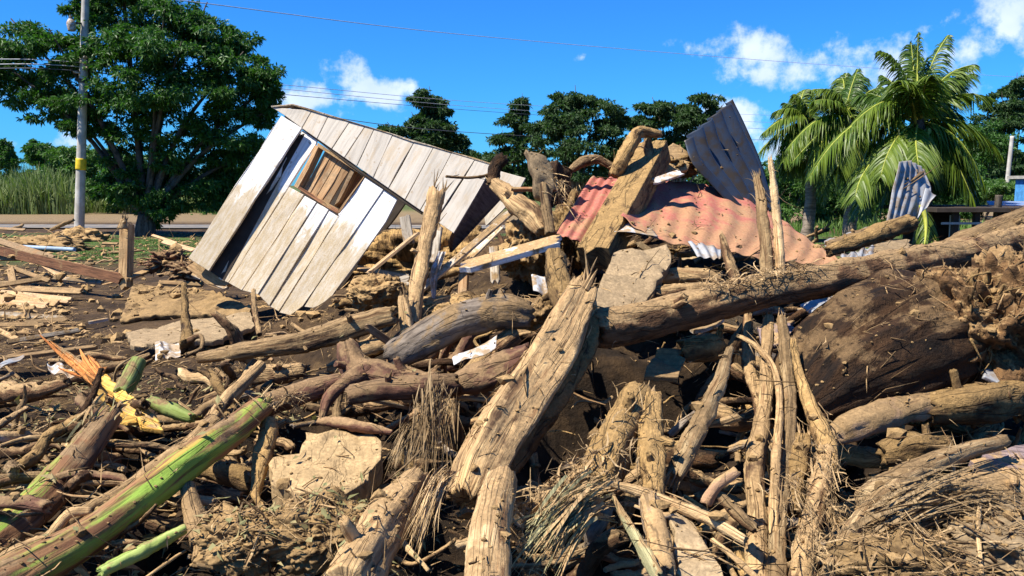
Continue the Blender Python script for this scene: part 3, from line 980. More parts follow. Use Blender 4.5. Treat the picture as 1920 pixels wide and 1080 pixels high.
# window: opening frame and the timber behind it
WG = (onplane(*Z2(810, 395)) - onplane(*Z2(590, 262))).normalized()
wf = empty('window', hroot_loc, None, None); wf.parent = house; wf.location = (0, 0, 0)
def wchild(o):
    o.parent = wf; o.matrix_parent_inverse = __import__('mathutils').Matrix.Translation(house.location).inverted(); return o
def wboard(name, pts, mat, off, t, grain=None):
    o = hboard(name, pts, mat, off, t, grain); return wchild(o)
wboard('frame', [(590, 262), (604, 272), (512, 455), (494, 444)], 'plankclean', .02, .14)
wboard('frame', [(600, 252), (814, 392), (806, 404), (596, 268)], 'plank', .018, .14, WG)
wboard('sill', [(494, 444), (512, 440), (690, 545), (690, 566), (640, 538)], 'plankred', .016, .14, WG)
wboard('frame', [(806, 396), (818, 388), (694, 566), (686, 556)], 'plankclean', .015, .12)
for k, (x0, x1) in enumerate([(-.02, .176), (.18, .366), (.37, .546), (.55, .76)]):
    def ip(u, v):
        a = Vector((612, 288)).lerp(Vector((766, 372)), u); b = Vector((528, 448)).lerp(Vector((668, 530)), u)
        c = a.lerp(b, v); return (c.x, c.y)
    wboard('shutter_board', [ip(x0 + .12, -.05), ip(x1 + .12, -.05), ip(x1 + .12, 1.05), ip(x0 + .12, 1.05)], 'plankclean', -.05 - .006 * k, .02)
wboard('shutter_board', [(748, 362), (766, 372), (694, 512), (672, 530)], 'plankclean', -.02, .15)
wboard('shutter_board', [(766, 374), (808, 402), (700, 560), (690, 530)], 'plankred', -.16, .02)
wboard('metal_strip', [(600, 285), (612, 292), (545, 440), (532, 446)], 'galvlight', -.13, .01)
# inside: floor beam and dark back so that light does not leak through
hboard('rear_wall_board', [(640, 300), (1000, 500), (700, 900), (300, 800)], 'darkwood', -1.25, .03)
hboard('floor_beam', [(60, 775), (120, 815), (210, 872), (200, 884), (110, 875), (20, 800)], 'plank', -.05, .10, WG)
for a_ in ((830, 680), (1110, 560)):
    pass
SOLID_HOUSE = True

# ------------------------------------------------------------------ utility pole
pb, pt = P(148, 448, 27.0), P(162, -60, 27.0)
pole = empty('utility_pole', pb, 'tall concrete utility pole with a yellow band in front of the big tree', 'utility pole')
def ptube(name, C, R, mat, nseg=16, root=None, **kw):
    v, q, t_, u, _ = tube(C, R, nseg, rough=kw.get('rough', 0), ridge=0, jag=kw.get('jag', (.02, .02)), plain=True, seed=1, nmax=kw.get('nmax', 40), step=kw.get('step'))
    A = Acc(); A.add(v, q, t_, u); o = A.obj(name, M[mat])
    return child(o, root) if root else o
ptube('shaft', [pb - (pt - pb) * .04, pt], [.155, .105], 'concrete', root=pole)
l = lambda f: pb.lerp(pt, f)
ptube('yellow_band', [l(.262), l(.305)], [.158, .155], 'yellowpaint', root=pole)
ax = (pt - pb).normalized()
for f_, dx in ((.635, .12), (.655, .10), (.675, .11), (.62, -.12)):
    q_ = l(f_)
    ptube('insulator', [q_ + Vector((.05 if dx > 0 else -.05, -.13, 0)), q_ + Vector((dx + .1 * (1 if dx > 0 else -1), -.16, .03))], [.035, .05], 'white', 10, pole)
ptube('clamp_band', [l(.585), l(.60)], [.142, .141], 'blackish', root=pole)
ptube('clamp_band', [l(.688), l(.70)], [.137, .136], 'blackish', root=pole)
lamp = ptube('lamp_arm', [l(.80), l(.795) + Vector((-.15, -.2, .03)), l(.79) + Vector((-.32, -.32, .02))], [.03, .03, .03], 'blackish', 8, pole)
ptube('lamp_head', [l(.80) + Vector((-.28, -.3, .12)), l(.795) + Vector((-.27, -.3, .0)), l(.788) + Vector((-.26, -.3, -.17))], [.05, .13, .10], 'white', 14, pole)
ptube('lamp_cap', [l(.825) + Vector((-.30, -.3, .0)), l(.81) + Vector((-.28, -.3, .02))], [.03, .07], 'blackish', 10, pole)

WIRES = [
    ('topmost thin power line running across the whole sky', [(300, -4, 25), (900, 68, 40), (1500, 118, 60), (1960, 148, 75)], .014, 'wirelit'),
    ('upper of three wires fixed to the concrete pole', [(-40, 110, 27), (158, 118, 27), (520, 158, 36), (1000, 198, 60), (1500, 218, 80), (1960, 232, 100)], .013, 'wirelit'),
    ('middle of three wires fixed to the concrete pole', [(-40, 120, 27), (158, 126, 27), (520, 166, 36), (1000, 208, 60), (1500, 232, 80), (1960, 250, 100)], .013, 'wirelit'),
    ('lowest of three wires fixed to the concrete pole', [(-40, 128, 27), (158, 134, 27), (520, 176, 36), (1000, 215, 60), (1500, 245, 80), (1960, 262, 100)], .013, 'wire'),
    ('dark power line dipping behind the tilted gable', [(158, 130, 27), (560, 210, 35), (860, 247, 50), (1200, 262, 70), (1600, 262, 90), (1960, 268, 110)], .018, 'wire'),
]
for lb, pts, rad, mt in WIRES:
    v, q, t_, u, _ = tube([P(*p) for p in pts], [rad] * len(pts), 5, plain=True, rough=0, ridge=0, seed=1, jag=(0, 0), nmax=60, step=.5)
    A = Acc(); A.add(v, q, t_, u); o = A.obj('power_line', M[mt]); recenter(o)
    tag(o, lb, 'power line', 'power lines over the debris')


# ------------------------------------------------------------------ trees
def crown_arrays(clusters, per, size, seed, droop=.35, leaflets=6, shell=.55, narrow=.32):
    r = np.random.default_rng(seed); out = []
    for (c, rad, dens) in clusters:
        n = int(per * dens); ns = 13; rad = np.asarray(rad)
        sd_ = r.normal(0, 1, (ns, 3)); sd_ /= np.linalg.norm(sd_, axis=1)[:, None]
        sc_ = np.asarray(c) + sd_ * (.45 + .65 * r.random((ns, 1))) * rad          # small layered pads of leaves
        sr_ = rad * np.array([1, 1, .62]) * (.24 + .24 * r.random((ns, 1)))
        k_ = r.integers(0, ns, n)
        d = r.normal(0, 1, (n, 3)); d /= np.linalg.norm(d, axis=1)[:, None]
        pos = sc_[k_] + d * sr_[k_] * (.35 + .75 * r.random((n, 1)))
        outd = d * .8 + sd_[k_] * .4 + r.normal(0, .4, (n, 3)) + np.array([0, 0, .3]); outd /= np.linalg.norm(outd, axis=1)[:, None]
        for k in range(leaflets):
            ld = outd + r.normal(0, .75, (n, 3)); ld[:, 2] -= droop; ld /= np.linalg.norm(ld, axis=1)[:, None]
            s = np.cross(ld, outd + r.normal(0, .3, (n, 3))); s /= np.linalg.norm(s, axis=1)[:, None] + 1e-9
            L = size * (.6 + .7 * r.random((n, 1)))
            b = pos; tip = pos + ld * L; mid = pos + ld * L * .5
            tip[:, 2] -= L[:, 0] * .18
            out.append(np.stack([b, mid + s * L * narrow * .5, tip, mid - s * L * narrow * .5], 1))
    A = np.concatenate(out).reshape(-1, 3)
    Q = np.arange(len(A)).reshape(-1, 4)
    return A, Q


def tree(name, label, base, clusters, per, size, mat, group=None, trunk_r=.25, limbs=True, seed=1, droop=.35, leaflets=6, narrow=.32, fork=.25, shell=.55, tmat='trunk'):
    root = empty(name, base, label, 'tree', group)
    V, Q = crown_arrays(clusters, per, size, seed, droop, leaflets, shell, narrow)
    o = mesh_obj('crown', V, [Q], M[mat], None, None, False); child(o, root); 
    A = Acc(); b = np.array(base)
    cen = np.mean([c[0] for c in clusters], axis=0); hgt = cen[2] - b[2]
    fk = b + (cen - b) * fork
    v, q, t_, u, _ = tube([b - [0, 0, .3], b + (fk - b) * .5, fk], [trunk_r * 1.35, trunk_r, trunk_r * .85], 14, rough=.15, seed=seed); A.add(v, q, t_, u)
    for k, (c, rad, dens) in enumerate(clusters):
        if k % 2 and len(clusters) > 14: continue
        c = np.asarray(c); md = fk + (c - fk) * .5 + np.array([0, 0, .08 * np.linalg.norm(c - fk)]) + rng.normal(0, .1, 3)
        v, q, t_, u, _ = tube([fk - (fk - b) * .1, md, c + (c - md) * .3], [trunk_r * .45, trunk_r * .24, trunk_r * .07], 7, rough=.1, seed=k, step=.25); A.add(v, q, t_, u)
    t = A.obj('trunk', M[tmat]); child(t, root)
    return root


def cl(px, py, Y, rx, rz, dens=1.0, ry=None):
    c = P(px, py, Y); k = Y / F
    return (tuple(c), (rx * k, (ry or rx) * k, rz * k), dens)


big = []
for (x, y, rx, rz, dY, dn) in [
    (55, 75, 60, 28, 0, .9), (20, 110, 45, 30, 1, .7), (115, 95, 60, 38, -1, 1), (60, 165, 70, 32, .5, 1), (25, 135, 50, 20, 0, .6), (130, 160, 75, 45, 0, 1.2), (100, 205, 62, 28, .5, .9),
    (190, 60, 60, 50, 0, 1.1), (235, 15, 75, 45, .5, 1.2), (290, 20, 60, 45, 0, 1.1), (305, 60, 70, 50, -1, 1.2), (160, 20, 35, 30, 0, .7), (230, -40, 80, 40, 0, 1),
    (245, 110, 80, 55, -1.5, 1.3), (330, 115, 80, 50, -1.5, 1.3), (400, 70, 60, 38, 0, 1), (370, 50, 45, 28, 0, .8), (445, 85, 38, 30, .5, .8), (430, 130, 70, 40, -.5, 1.1), (485, 140, 38, 35, 0, .8),
    (500, 165, 25, 30, 0, .6), (455, 190, 60, 40, 0, 1), (490, 215, 30, 28, 0, .7), (380, 190, 80, 50, -1, 1.2), (290, 190, 80, 50, -1, 1.1), (200, 190, 75, 45, -.5, 1.1), (150, 225, 55, 30, 0, .9),
    (250, 250, 60, 35, 0, .7), (340, 255, 80, 42, 0, .9), (430, 250, 70, 40, 0, 1), (470, 290, 45, 28, 1, .6), (400, 310, 70, 35, 1, .8), (320, 320, 60, 38, .5, .8), (250, 310, 55, 34, .5, .7),
    (270, 365, 60, 32, .2, .9), (350, 365, 70, 32, .5, .9), (420, 350, 60, 35, 1.5, .9), (445, 320, 45, 35, 1.5, .8), (215, 350, 40, 28, .5, .7), (300, 395, 45, 25, .2, .6)]:
    big.append(cl(x, y, 28 + dY, rx, rz, dn))
tree('broadleaf_tree', 'huge spreading dark green tree behind the concrete utility pole', P(272, 445, 28), big, 760, .16, 'leaf',
     trunk_r=.28, seed=3, leaflets=6, narrow=.30, fork=.16)
# mid trees beyond the heap
tree('slender_tree', 'slim two-tiered dark tree standing behind the tilted gable', P(835, 420, 60), [cl(808, 185, 60, 30, 16, 1), cl(800, 205, 34, 14) if 0 else cl(815, 212, 60, 26, 16, .9), cl(780, 228, 60, 22, 10, .6), cl(812, 240, 60, 38, 18, 1), cl(845, 265, 60, 38, 20, 1.2), cl(800, 262, 60, 40, 14, 1), cl(860, 290, 60, 40, 20, 1.2), cl(740, 245, 60, 28, 9, .8), cl(770, 275, 60, 50, 20, 1), cl(900, 310, 60, 40, 18, 1)],
     560, .30, 'leaf2', 'trees beyond the debris heap', .25, seed=5)
tree('slender_tree', 'thin open tree beside the bushy trees at mid picture', P(965, 430, 62), [cl(978, 200, 62, 18, 14, .7), cl(965, 225, 62, 30, 12, .7), cl(985, 250, 62, 34, 14, .9), cl(945, 262, 62, 30, 12, .8), cl(975, 285, 62, 44, 16, 1), cl(935, 295, 62, 30, 12, .7), cl(965, 315, 62, 50, 16, 1), cl(920, 335, 62, 40, 14, 1), cl(1000, 330, 62, 40, 20, 1)],
     480, .28, 'leaf2', 'trees beyond the debris heap', .2, seed=6)
tree('bushy_tree', 'wide dense tree with pale bare branches right behind the heap', P(1080, 430, 58), [cl(1080, 185, 58, 35, 16, 1), cl(1055, 205, 58, 42, 18, 1), cl(1115, 205, 58, 42, 18, 1), cl(1035, 235, 58, 42, 22, 1.1), cl(1090, 235, 57, 55, 24, 1.2), cl(1145, 240, 58, 38, 22, 1), cl(1165, 225, 58, 16, 12, .5), cl(1040, 275, 58, 45, 24, .9), cl(1100, 280, 57, 50, 24, .8), cl(1155, 280, 58, 38, 26, .9), cl(1060, 320, 58, 55, 24, 1), cl(1140, 325, 58, 50, 24, 1), cl(1185, 290, 58, 30, 40, 1)],
     560, .28, 'leaf2', 'trees beyond the debris heap', .28, seed=7)
tree('bushy_tree', 'dark tree peeking over the top of the corrugated sheet', P(1260, 430, 60), [cl(1230, 205, 60, 40, 14, 1), cl(1215, 235, 60, 38, 22, 1), cl(1265, 215, 60, 40, 20, 1), cl(1310, 198, 60, 36, 18, 1), cl(1255, 250, 60, 50, 24, 1.2), cl(1310, 235, 60, 45, 24, 1.2), cl(1345, 215, 60, 20, 20, .6), cl(1280, 290, 60, 60, 24, 1.2), cl(1220, 290, 60, 40, 34, 1.1), cl(1350, 290, 60, 40, 40, 1)],
     560, .28, 'leaf2', 'trees beyond the debris heap', .28, seed=8)
tree('hillside_tree', 'dark tree at the right edge beyond the palms', P(1890, 430, 75), [cl(1905, 165, 75, 30, 16, 1), cl(1880, 195, 75, 32, 18, 1), cl(1915, 205, 75, 40, 24, 1.2), cl(1870, 235, 75, 42, 22, 1.1), cl(1910, 250, 75, 45, 26, 1.2), cl(1860, 275, 75, 48, 24, 1.2), cl(1905, 300, 75, 50, 26, 1.2), cl(1850, 310, 75, 45, 24, 1.1), cl(1890, 340, 75, 60, 22, 1.2)],
     520, .34, 'leaf2', 'trees beyond the debris heap', .3, seed=9)
for k, (x, y, w, h, Y, lb) in enumerate([(10, 290, 26, 34, 80, 'rounded dark tree at the far left edge'), (150, 310, 70, 45, 55, 'leafy bush left of the great tree trunk'), (215, 330, 60, 45, 50, 'dark bush just behind the concrete pole'),
                                        (90, 290, 40, 28, 60, 'pale topped bush beyond the reeds'), (470, 370, 80, 40, 50, 'low dark thicket behind the leaning wall'),
                                        (1480, 345, 50, 55, 34, 'bright green shrub between red roof and palms'), (1560, 380, 60, 50, 36, 'low shrub under the left palms'), (1850, 355, 80, 18, 40, 'low green hedge by the blue hut'),
                                        (1640, 400, 70, 50, 40, 'dark undergrowth bush behind the small upright sheet'), (1780, 395, 70, 50, 42, 'shaded bush behind the palm trunk'), (1600, 320, 75, 75, 38, 'tall dark thicket behind the middle palm'), (1720, 310, 75, 80, 40, 'tall dark thicket behind the tallest palm'), (1835, 300, 60, 75, 44, 'tall dark thicket right of the tallest palm')]):
    cs = [cl(x + random.uniform(-.6, .6) * w, y + random.uniform(-.6, .5) * h, Y + random.uniform(-1, 1), w * .55, h * .5, 1) for _ in range(7)] + [cl(x, y + h * .8, Y, w, h * .6, 1.5)]
    base = P(x, y, Y); base.z = 0
    tree('shrub', lb, base, cs, 260, .26 if Y > 45 else .18, 'leaf3' if k in (1, 5, 6, 7) else 'leaf', 'shrubs and thickets around the debris field', .08, seed=20 + k, fork=.1)

# far wood closing the horizon, one mass nobody could count
fw = []
for k in range(150):
    x = -400 + k * 19 + random.uniform(-8, 8)
    if 480 < x < 660: top = 380
    else: top = random.uniform(318, 345)
    if x > 1750: top -= 40
    Y = random.uniform(85, 110)
    fw.append(cl(x, (top + 372) / 2, Y, 30, (390 - top) / 2, 1))
V, Q = crown_arrays(fw, 120, .9, 44, .2, 5, .5, .45)
o = mesh_obj('woods', V, [Q], M['leaf2'], None, None, False); tag(o, 'distant belt of dark woods closing the view', None, None, 'stuff')


def reeds(name, label, x0, x1, y, Y, h, n, mat, seed, spread=3, wd=.035):
    r = np.random.default_rng(seed); A = Acc()
    for _ in range(n):
        yy = Y + r.random() * spread; b = np.array(P(r.uniform(x0, x1), y, yy)); b[2] = -.05
        hh = h * (.35 + .5 * r.random() + .35 * (1 + math.sin(b[0] * 1.1 + yy) * math.sin(b[0] * .37)) * .6); lean = r.normal(0, .22, 2) * hh
        t = np.linspace(0, 1, 5)[:, None]
        C = b + np.array([0, 0, hh]) * t + np.array([lean[0], lean[1], -abs(lean[0]) * .5]) * t ** 2
        V, Q = ribbon(C, wd * np.array([.5, .9, 1, .7, .1]), up=np.array([r.normal(), -1.0, .1])); A.add(V, Q)
    o = A.obj(name, M[mat], smooth=False); return tag(o, label, None, None, 'stuff')


reeds('reeds', 'tall pale reeds beside the far road', -60, 140, 392, 48, 2.6, 2600, 'reed', 1, 7, .07)
reeds('roadside_grass', 'rough grass edging the far road', 130, 420, 392, 50, 1.3, 1800, 'reed', 2, 5, .06)
reeds('grass', 'short green grass patches near the pole base', 150, 420, 460, 19, .09, 9000, 'grassleaf', 3, 7, .02)
reeds('weeds', 'weeds growing behind the red sheet', 1400, 1900, 420, 27, .5, 1500, 'grassleaf', 4, 8, .04)


# ------------------------------------------------------------------ palms
def frond(root, base, mid, tip, mat, wd, seed, n=92, hang=.8):
    r = np.random.default_rng(seed)
    b, m_, t_ = np.array(base), np.array(mid), np.array(tip)
    ctrl = 2 * m_ - .5 * (b + t_)
    t = np.linspace(0, 1, 22)[:, None]
    C = (1 - t) ** 2 * b + 2 * t * (1 - t) * ctrl + t ** 2 * t_
    L = np.sum(np.linalg.norm(np.diff(C, axis=0), axis=1))
    Rr = np.linspace(.035, .008, 22)
    v, q, tr, u, _ = tube(C[::3], Rr[::3], 5, step=L / 14, rough=0, ridge=0, plain=True, seed=1, jag=(0, 0))
    A = Acc(); A.add(v, q, tr, u)
    st = A.obj('frond_stalk', M['rachis'])
    B = Acc()
    T, N, Bn = frames(C)
    for k in range(n):
        s = .10 + .90 * (k + r.random() * .5) / n
        idx = min(int(s * 21), 20); f = s * 21 - idx
        p = C[idx] * (1 - f) + C[idx + 1] * f; tt = T[idx]
        side = np.cross(tt, [0, 0, 1.0]); nn = np.linalg.norm(side)
        side = side / nn if nn > .25 else Bn[idx]
        ll = wd * (1.0 * math.sin(math.pi * min(1, (.16 + .84 * s)) ** .8) ** .6 * .9 + .16) * (.85 + .3 * r.random())
        for sg in (-1, 1):
            d = side * sg * (.75) + tt * .65 + np.array([0, 0, .05]) + r.normal(0, .09, 3); d /= np.linalg.norm(d)
            q_ = np.linspace(0, 1, 5)[:, None]
            Cc = p + d * ll * q_ + np.array([0, 0, -hang * ll * (.8 + .4 * r.random())]) * q_ ** 2
            V, Q = ribbon(Cc, .036 * np.array([.6, 1, .9, .6, .05]) * (wd / .6), up=np.cross(d, tt) + r.normal(0, .25, 3)); B.add(V, Q)
    fo = B.obj('palm_frond', M[mat], smooth=False); child(fo, root)
    st.parent = fo
    return fo


Z5 = lambda x, y: (1400 + x / 2.348, 40 + y / 2.348)


def palm(label, base_px, crown_px, Y, fronds, mat, wd, tr, seed):
    b = P(base_px[0], base_px[1], Y); b.z = -.05
    root = empty('coconut_palm', b, label, 'palm tree', 'coconut palms right of the red sheet')
    c = P(*crown_px, Y)
    v, q, t_, u, _ = tube([b, (b + c) / 2 + Vector((.15, 0, 0)), c], [tr * 1.3, tr, tr * .8], 14, rough=.06, ridge=.03, seed=seed); A = Acc(); A.add(v, q, t_, u)
    child(A.obj('trunk', M['palmtrunk']), root)
    for k, fr in enumerate(fronds):
        (mx, my), (tx_, ty_), dy = fr[:3]
        bb = c + Vector((random.uniform(-.12, .12), random.uniform(-.1, .1), random.uniform(-.15, .15)))
        frond(root, bb, P(*Z5(mx, my), Y + dy * .6), P(*Z5(tx_, ty_), Y + dy), mat if len(fr) < 4 else fr[3], wd, seed * 31 + k)
        if k % 2 == 0:
            q1, q2 = random.gauss(0, 18), random.gauss(0, 18)
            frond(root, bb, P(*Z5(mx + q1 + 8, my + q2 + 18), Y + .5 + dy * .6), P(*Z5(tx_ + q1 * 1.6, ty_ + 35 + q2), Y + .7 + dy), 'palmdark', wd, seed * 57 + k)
    # nuts
    for k in range(5):
        import bmesh
        a = k * 1.3; w = c + Vector((math.cos(a) * .28, math.sin(a) * .28, -.3))
        bm = bmesh.new(); bmesh.ops.create_icosphere(bm, subdivisions=2, radius=.11)
        for vv in bm.verts: vv.co.z *= 1.25
        me = bpy.data.meshes.new('coconut'); bm.to_mesh(me); bm.free(); me.materials.append(M['greenstem'])
        n_ = bpy.data.objects.new('coconut', me); COL.objects.link(n_); n_.location = w; child(n_, root)
    return root


random.seed(11)
palm('tallest bright green palm right of the upright grey sheet', (1728, 450), Z5(755, 440), 21,
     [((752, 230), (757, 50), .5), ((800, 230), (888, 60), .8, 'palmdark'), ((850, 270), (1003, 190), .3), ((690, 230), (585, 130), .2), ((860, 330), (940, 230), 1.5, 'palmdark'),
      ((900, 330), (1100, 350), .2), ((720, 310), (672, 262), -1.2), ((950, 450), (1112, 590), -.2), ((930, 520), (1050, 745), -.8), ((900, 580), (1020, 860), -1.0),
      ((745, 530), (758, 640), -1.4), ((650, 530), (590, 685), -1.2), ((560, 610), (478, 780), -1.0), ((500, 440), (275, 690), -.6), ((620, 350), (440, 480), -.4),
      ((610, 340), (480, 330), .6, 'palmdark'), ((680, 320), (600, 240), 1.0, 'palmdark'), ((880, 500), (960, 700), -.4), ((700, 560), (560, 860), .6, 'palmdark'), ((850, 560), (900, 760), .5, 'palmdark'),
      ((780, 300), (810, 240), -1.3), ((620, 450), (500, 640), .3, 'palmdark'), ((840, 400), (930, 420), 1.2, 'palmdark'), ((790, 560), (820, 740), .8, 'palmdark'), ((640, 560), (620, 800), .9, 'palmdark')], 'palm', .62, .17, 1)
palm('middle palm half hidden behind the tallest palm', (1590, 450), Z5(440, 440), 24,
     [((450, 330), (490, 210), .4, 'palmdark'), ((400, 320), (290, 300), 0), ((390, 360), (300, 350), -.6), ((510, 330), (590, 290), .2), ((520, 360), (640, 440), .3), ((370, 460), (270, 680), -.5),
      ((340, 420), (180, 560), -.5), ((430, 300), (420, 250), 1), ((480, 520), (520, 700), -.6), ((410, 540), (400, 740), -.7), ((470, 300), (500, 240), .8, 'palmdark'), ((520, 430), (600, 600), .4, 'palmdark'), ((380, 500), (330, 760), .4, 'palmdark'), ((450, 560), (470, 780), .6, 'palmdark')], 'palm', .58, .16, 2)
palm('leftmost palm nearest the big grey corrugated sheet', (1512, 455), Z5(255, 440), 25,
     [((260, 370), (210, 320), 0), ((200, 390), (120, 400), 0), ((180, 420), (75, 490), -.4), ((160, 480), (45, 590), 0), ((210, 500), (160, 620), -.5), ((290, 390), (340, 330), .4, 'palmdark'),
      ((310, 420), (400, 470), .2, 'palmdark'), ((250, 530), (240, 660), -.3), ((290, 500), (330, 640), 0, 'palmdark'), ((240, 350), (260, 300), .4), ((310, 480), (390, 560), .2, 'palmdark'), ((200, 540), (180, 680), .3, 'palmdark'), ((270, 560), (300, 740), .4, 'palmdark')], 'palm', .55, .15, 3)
# dead skirts hanging under the palm crowns
dead = empty('fallen_palm_frond', P(1728, 445, 9), 'yellow-green palm frond drooping beside the small upright sheet', 'palm frond')
frond(dead, P(1728, 385, 9), P(1736, 420, 8.9), P(1733, 462, 8.8), 'palm', .16, 77, 34, .9)

# ------------------------------------------------------------------ sheds, hut, far poles
def box(name, a, b, mat, root=None):
    x0, y0, z0 = a; x1, y1, z1 = b
    V = [(x0, y0, z0), (x1, y0, z0), (x1, y1, z0), (x0, y1, z0), (x0, y0, z1), (x1, y0, z1), (x1, y1, z1), (x0, y1, z1)]
    o = mesh_obj(name, V, [[(0, 3, 2, 1), (4, 5, 6, 7), (0, 1, 5, 4), (1, 2, 6, 5), (2, 3, 7, 6), (3, 0, 4, 7)]], M[mat], None, [(v[0], v[2]) for v in V], False)
    return child(o, root) if root else o


sh = empty('open_shed', (10.6, 20, 0), 'dark open timber shed under a low roof at right', 'shed')
kx = lambda px, Y: (px - 960) / F * Y * 1.0075
box('roof', (kx(1748, 19), 19, 1.08), (kx(1845, 22), 22, 1.17), 'darkwood', sh)
for px in (1752, 1790, 1850): box('post', (kx(px, 20) - .06, 19.2, -.1), (kx(px, 20) + .06, 19.32, 1.08), 'darkwood', sh)
box('back_wall', (kx(1752, 20), 21.7, -.1), (kx(1860, 20), 21.8, 1.08), 'darkwood', sh)
box('side_panel', (kx(1748, 20), 19.35, -.1), (kx(1765, 20), 19.4, 1.0), 'palewall', sh)
box('rail', (kx(1765, 19), 19.15, .80), (kx(1840, 19), 19.19, .85), 'palewall', sh)
sh2 = empty('blue_roofed_hut', (12, 21, 0), 'low hut with a blue metal roof behind the long log', 'hut')
rf = mesh_obj('roof', [(kx(1862, 20), 20, .98), (kx(2100, 20), 20, .96), (kx(2100, 21), 23.5, 1.22), (kx(1858, 23), 23.5, 1.24),
                      (kx(1862, 20), 20, .92), (kx(2100, 20), 20, .90), (kx(2100, 21), 23.5, 1.16), (kx(1858, 23), 23.5, 1.18)],
              [[(0, 1, 2, 3), (7, 6, 5, 4), (0, 4, 5, 1), (1, 5, 6, 2), (2, 6, 7, 3), (3, 7, 4, 0)]], M['blueroof'], None, None, False); child(rf, sh2)
box('wall', (kx(1872, 20.5), 20.5, -.1), (kx(2080, 21), 20.6, .90), 'darkwood', sh2)
ptube('post', [Vector((kx(1840, 20), 19.6, -.1)), Vector((kx(1843, 20), 19.6, 1.45))], [.1, .08], 'trunk', 8, sh2)
bh = empty('blue_house', (18, 30, 0), 'bright blue walled house at the right edge', 'house')
box('wall', (kx(1890, 34), 30, -.1), (kx(2300, 30), 34, 1.9), 'bluewall', bh)
box('roof', (kx(1884, 34), 29.6, 1.9), (kx(2320, 30), 34.4, 2.02), 'palewall', bh)
ptube('mast', [Vector((kx(1872, 40), 40, -.1)), Vector((kx(1878, 40), 40, 3.9))], [.12, .09], 'concrete', 8)
bpy.data.objects['mast'].name = 'distant_pole'; tag(bpy.data.objects['distant_pole'], 'pale distant utility pole right of the palms', 'utility pole')
# ================================================================== DEBRIS HEAP
# ------------------------------------------------------------------ main logs
log('split_log', 'massive split tan log leaning diagonally across the centre of the heap', 'log',
    [(1090, 552, 66, 4.9), (1052, 628, 92, 4.65), (1002, 710, 102, 4.4), (945, 800, 110, 4.1), (908, 868, 106, 3.92), (880, 935, 98, 3.8)],
    'tan', nseg=56, square=.75, rough=.05, ridge=.14, jag=(.9, .4), flat=1.0, fib=26, flen=.16, spl=1, wob=.01)
log('log', 'muddy banded log with orange bark scars at bottom centre', 'log',
    [(940, 900, 66, 3.55), (926, 955, 80, 3.3), (917, 1030, 92, 3.05), (914, 1120, 98, 2.8)], 'peeled', nseg=30, rough=.06, ridge=.06, jag=(.7, .1), fib=14)
log('log', 'thick tan log slanting out of the bottom edge left of the banded log', 'log',
    [(775, 905, 66, 3.7), (745, 950, 88, 3.5), (705, 1015, 106, 3.25), (648, 1110, 122, 2.9)], 'tan', nseg=34, rough=.09, ridge=.08, jag=(.9, .1), fib=26)
log('long_log', 'long muddy trunk with a hollow broken end reaching to the right edge', 'log',
    [(1118, 612, 78, 4.9), (1200, 600, 78, 5.0), (1320, 570, 72, 5.15), (1450, 542, 68, 5.35), (1580, 518, 66, 5.6), (1720, 490, 58, 6.0), (1850, 463, 58, 6.5), (1980, 438, 60, 7.0)],
    'bark', nseg=34, rough=.08, ridge=.08, jag=(.5, .2), fib=60, flen=.13)
log('long_log', 'upper trunk running parallel above the long log at right edge', 'log',
    [(1700, 492, 30, 7.4), (1760, 478, 52, 7.4), (1850, 445, 60, 7.6), (1980, 400, 66, 8.0)], 'tan', nseg=24, fib=22)
log('fallen_tree', 'enormous dark trunk with its root plate at right', 'fallen tree',
    [(1495, 775, 120, 4.75), (1545, 728, 205, 4.95), (1620, 685, 258, 5.15), (1700, 650, 275, 5.35), (1760, 625, 250, 5.5)],
    'dark', nseg=84, rough=.10, ridge=.26, jag=(.4, .3), fib=80, flen=.14, wob=.0)
FT = bpy.data.objects['fallen_tree']
rp = lump('root_plate', None, None, 1862, 628, 5.3, .50, .42, .46, 'rootsoil', .32, 6, 3.6, 5); child(rp, FT); rp.location = rp.location
rp.matrix_parent_inverse = __import__('mathutils').Matrix.Translation(FT.location).inverted()
r5 = random.Random(5)
Ar = Acc()
for k in range(110):
    a = r5.uniform(0, 6.28); rad = r5.uniform(.05, .46); c = P(1862, 630, 5.02)
    p0 = c + Vector((math.cos(a) * rad * .6, r5.uniform(-.05, .25), math.sin(a) * rad * .7)); d = Vector((math.cos(a), r5.uniform(-.9, .3), math.sin(a) - .1)).normalized()
    Ln = r5.uniform(.08, .26); rr = r5.uniform(.003, .013)
    v, q, t_, u, inf = tube([p0, p0 + d * Ln * .5 + Vector((0, 0, r5.uniform(-.06, .06))), p0 + d * Ln + Vector((r5.uniform(-.12, .12), 0, r5.uniform(-.15, .02)))], [rr * 1.6, rr, rr * .3], 8, seed=k, wob=.02, jag=(.2, .4)); Ar.add(v, q, t_, u)
o = Ar.obj('roots', M['bark2']); o['kind'] = 'stuff'; child(o, FT); o.matrix_parent_inverse = rp.matrix_parent_inverse.copy(); SOLID.append(o)

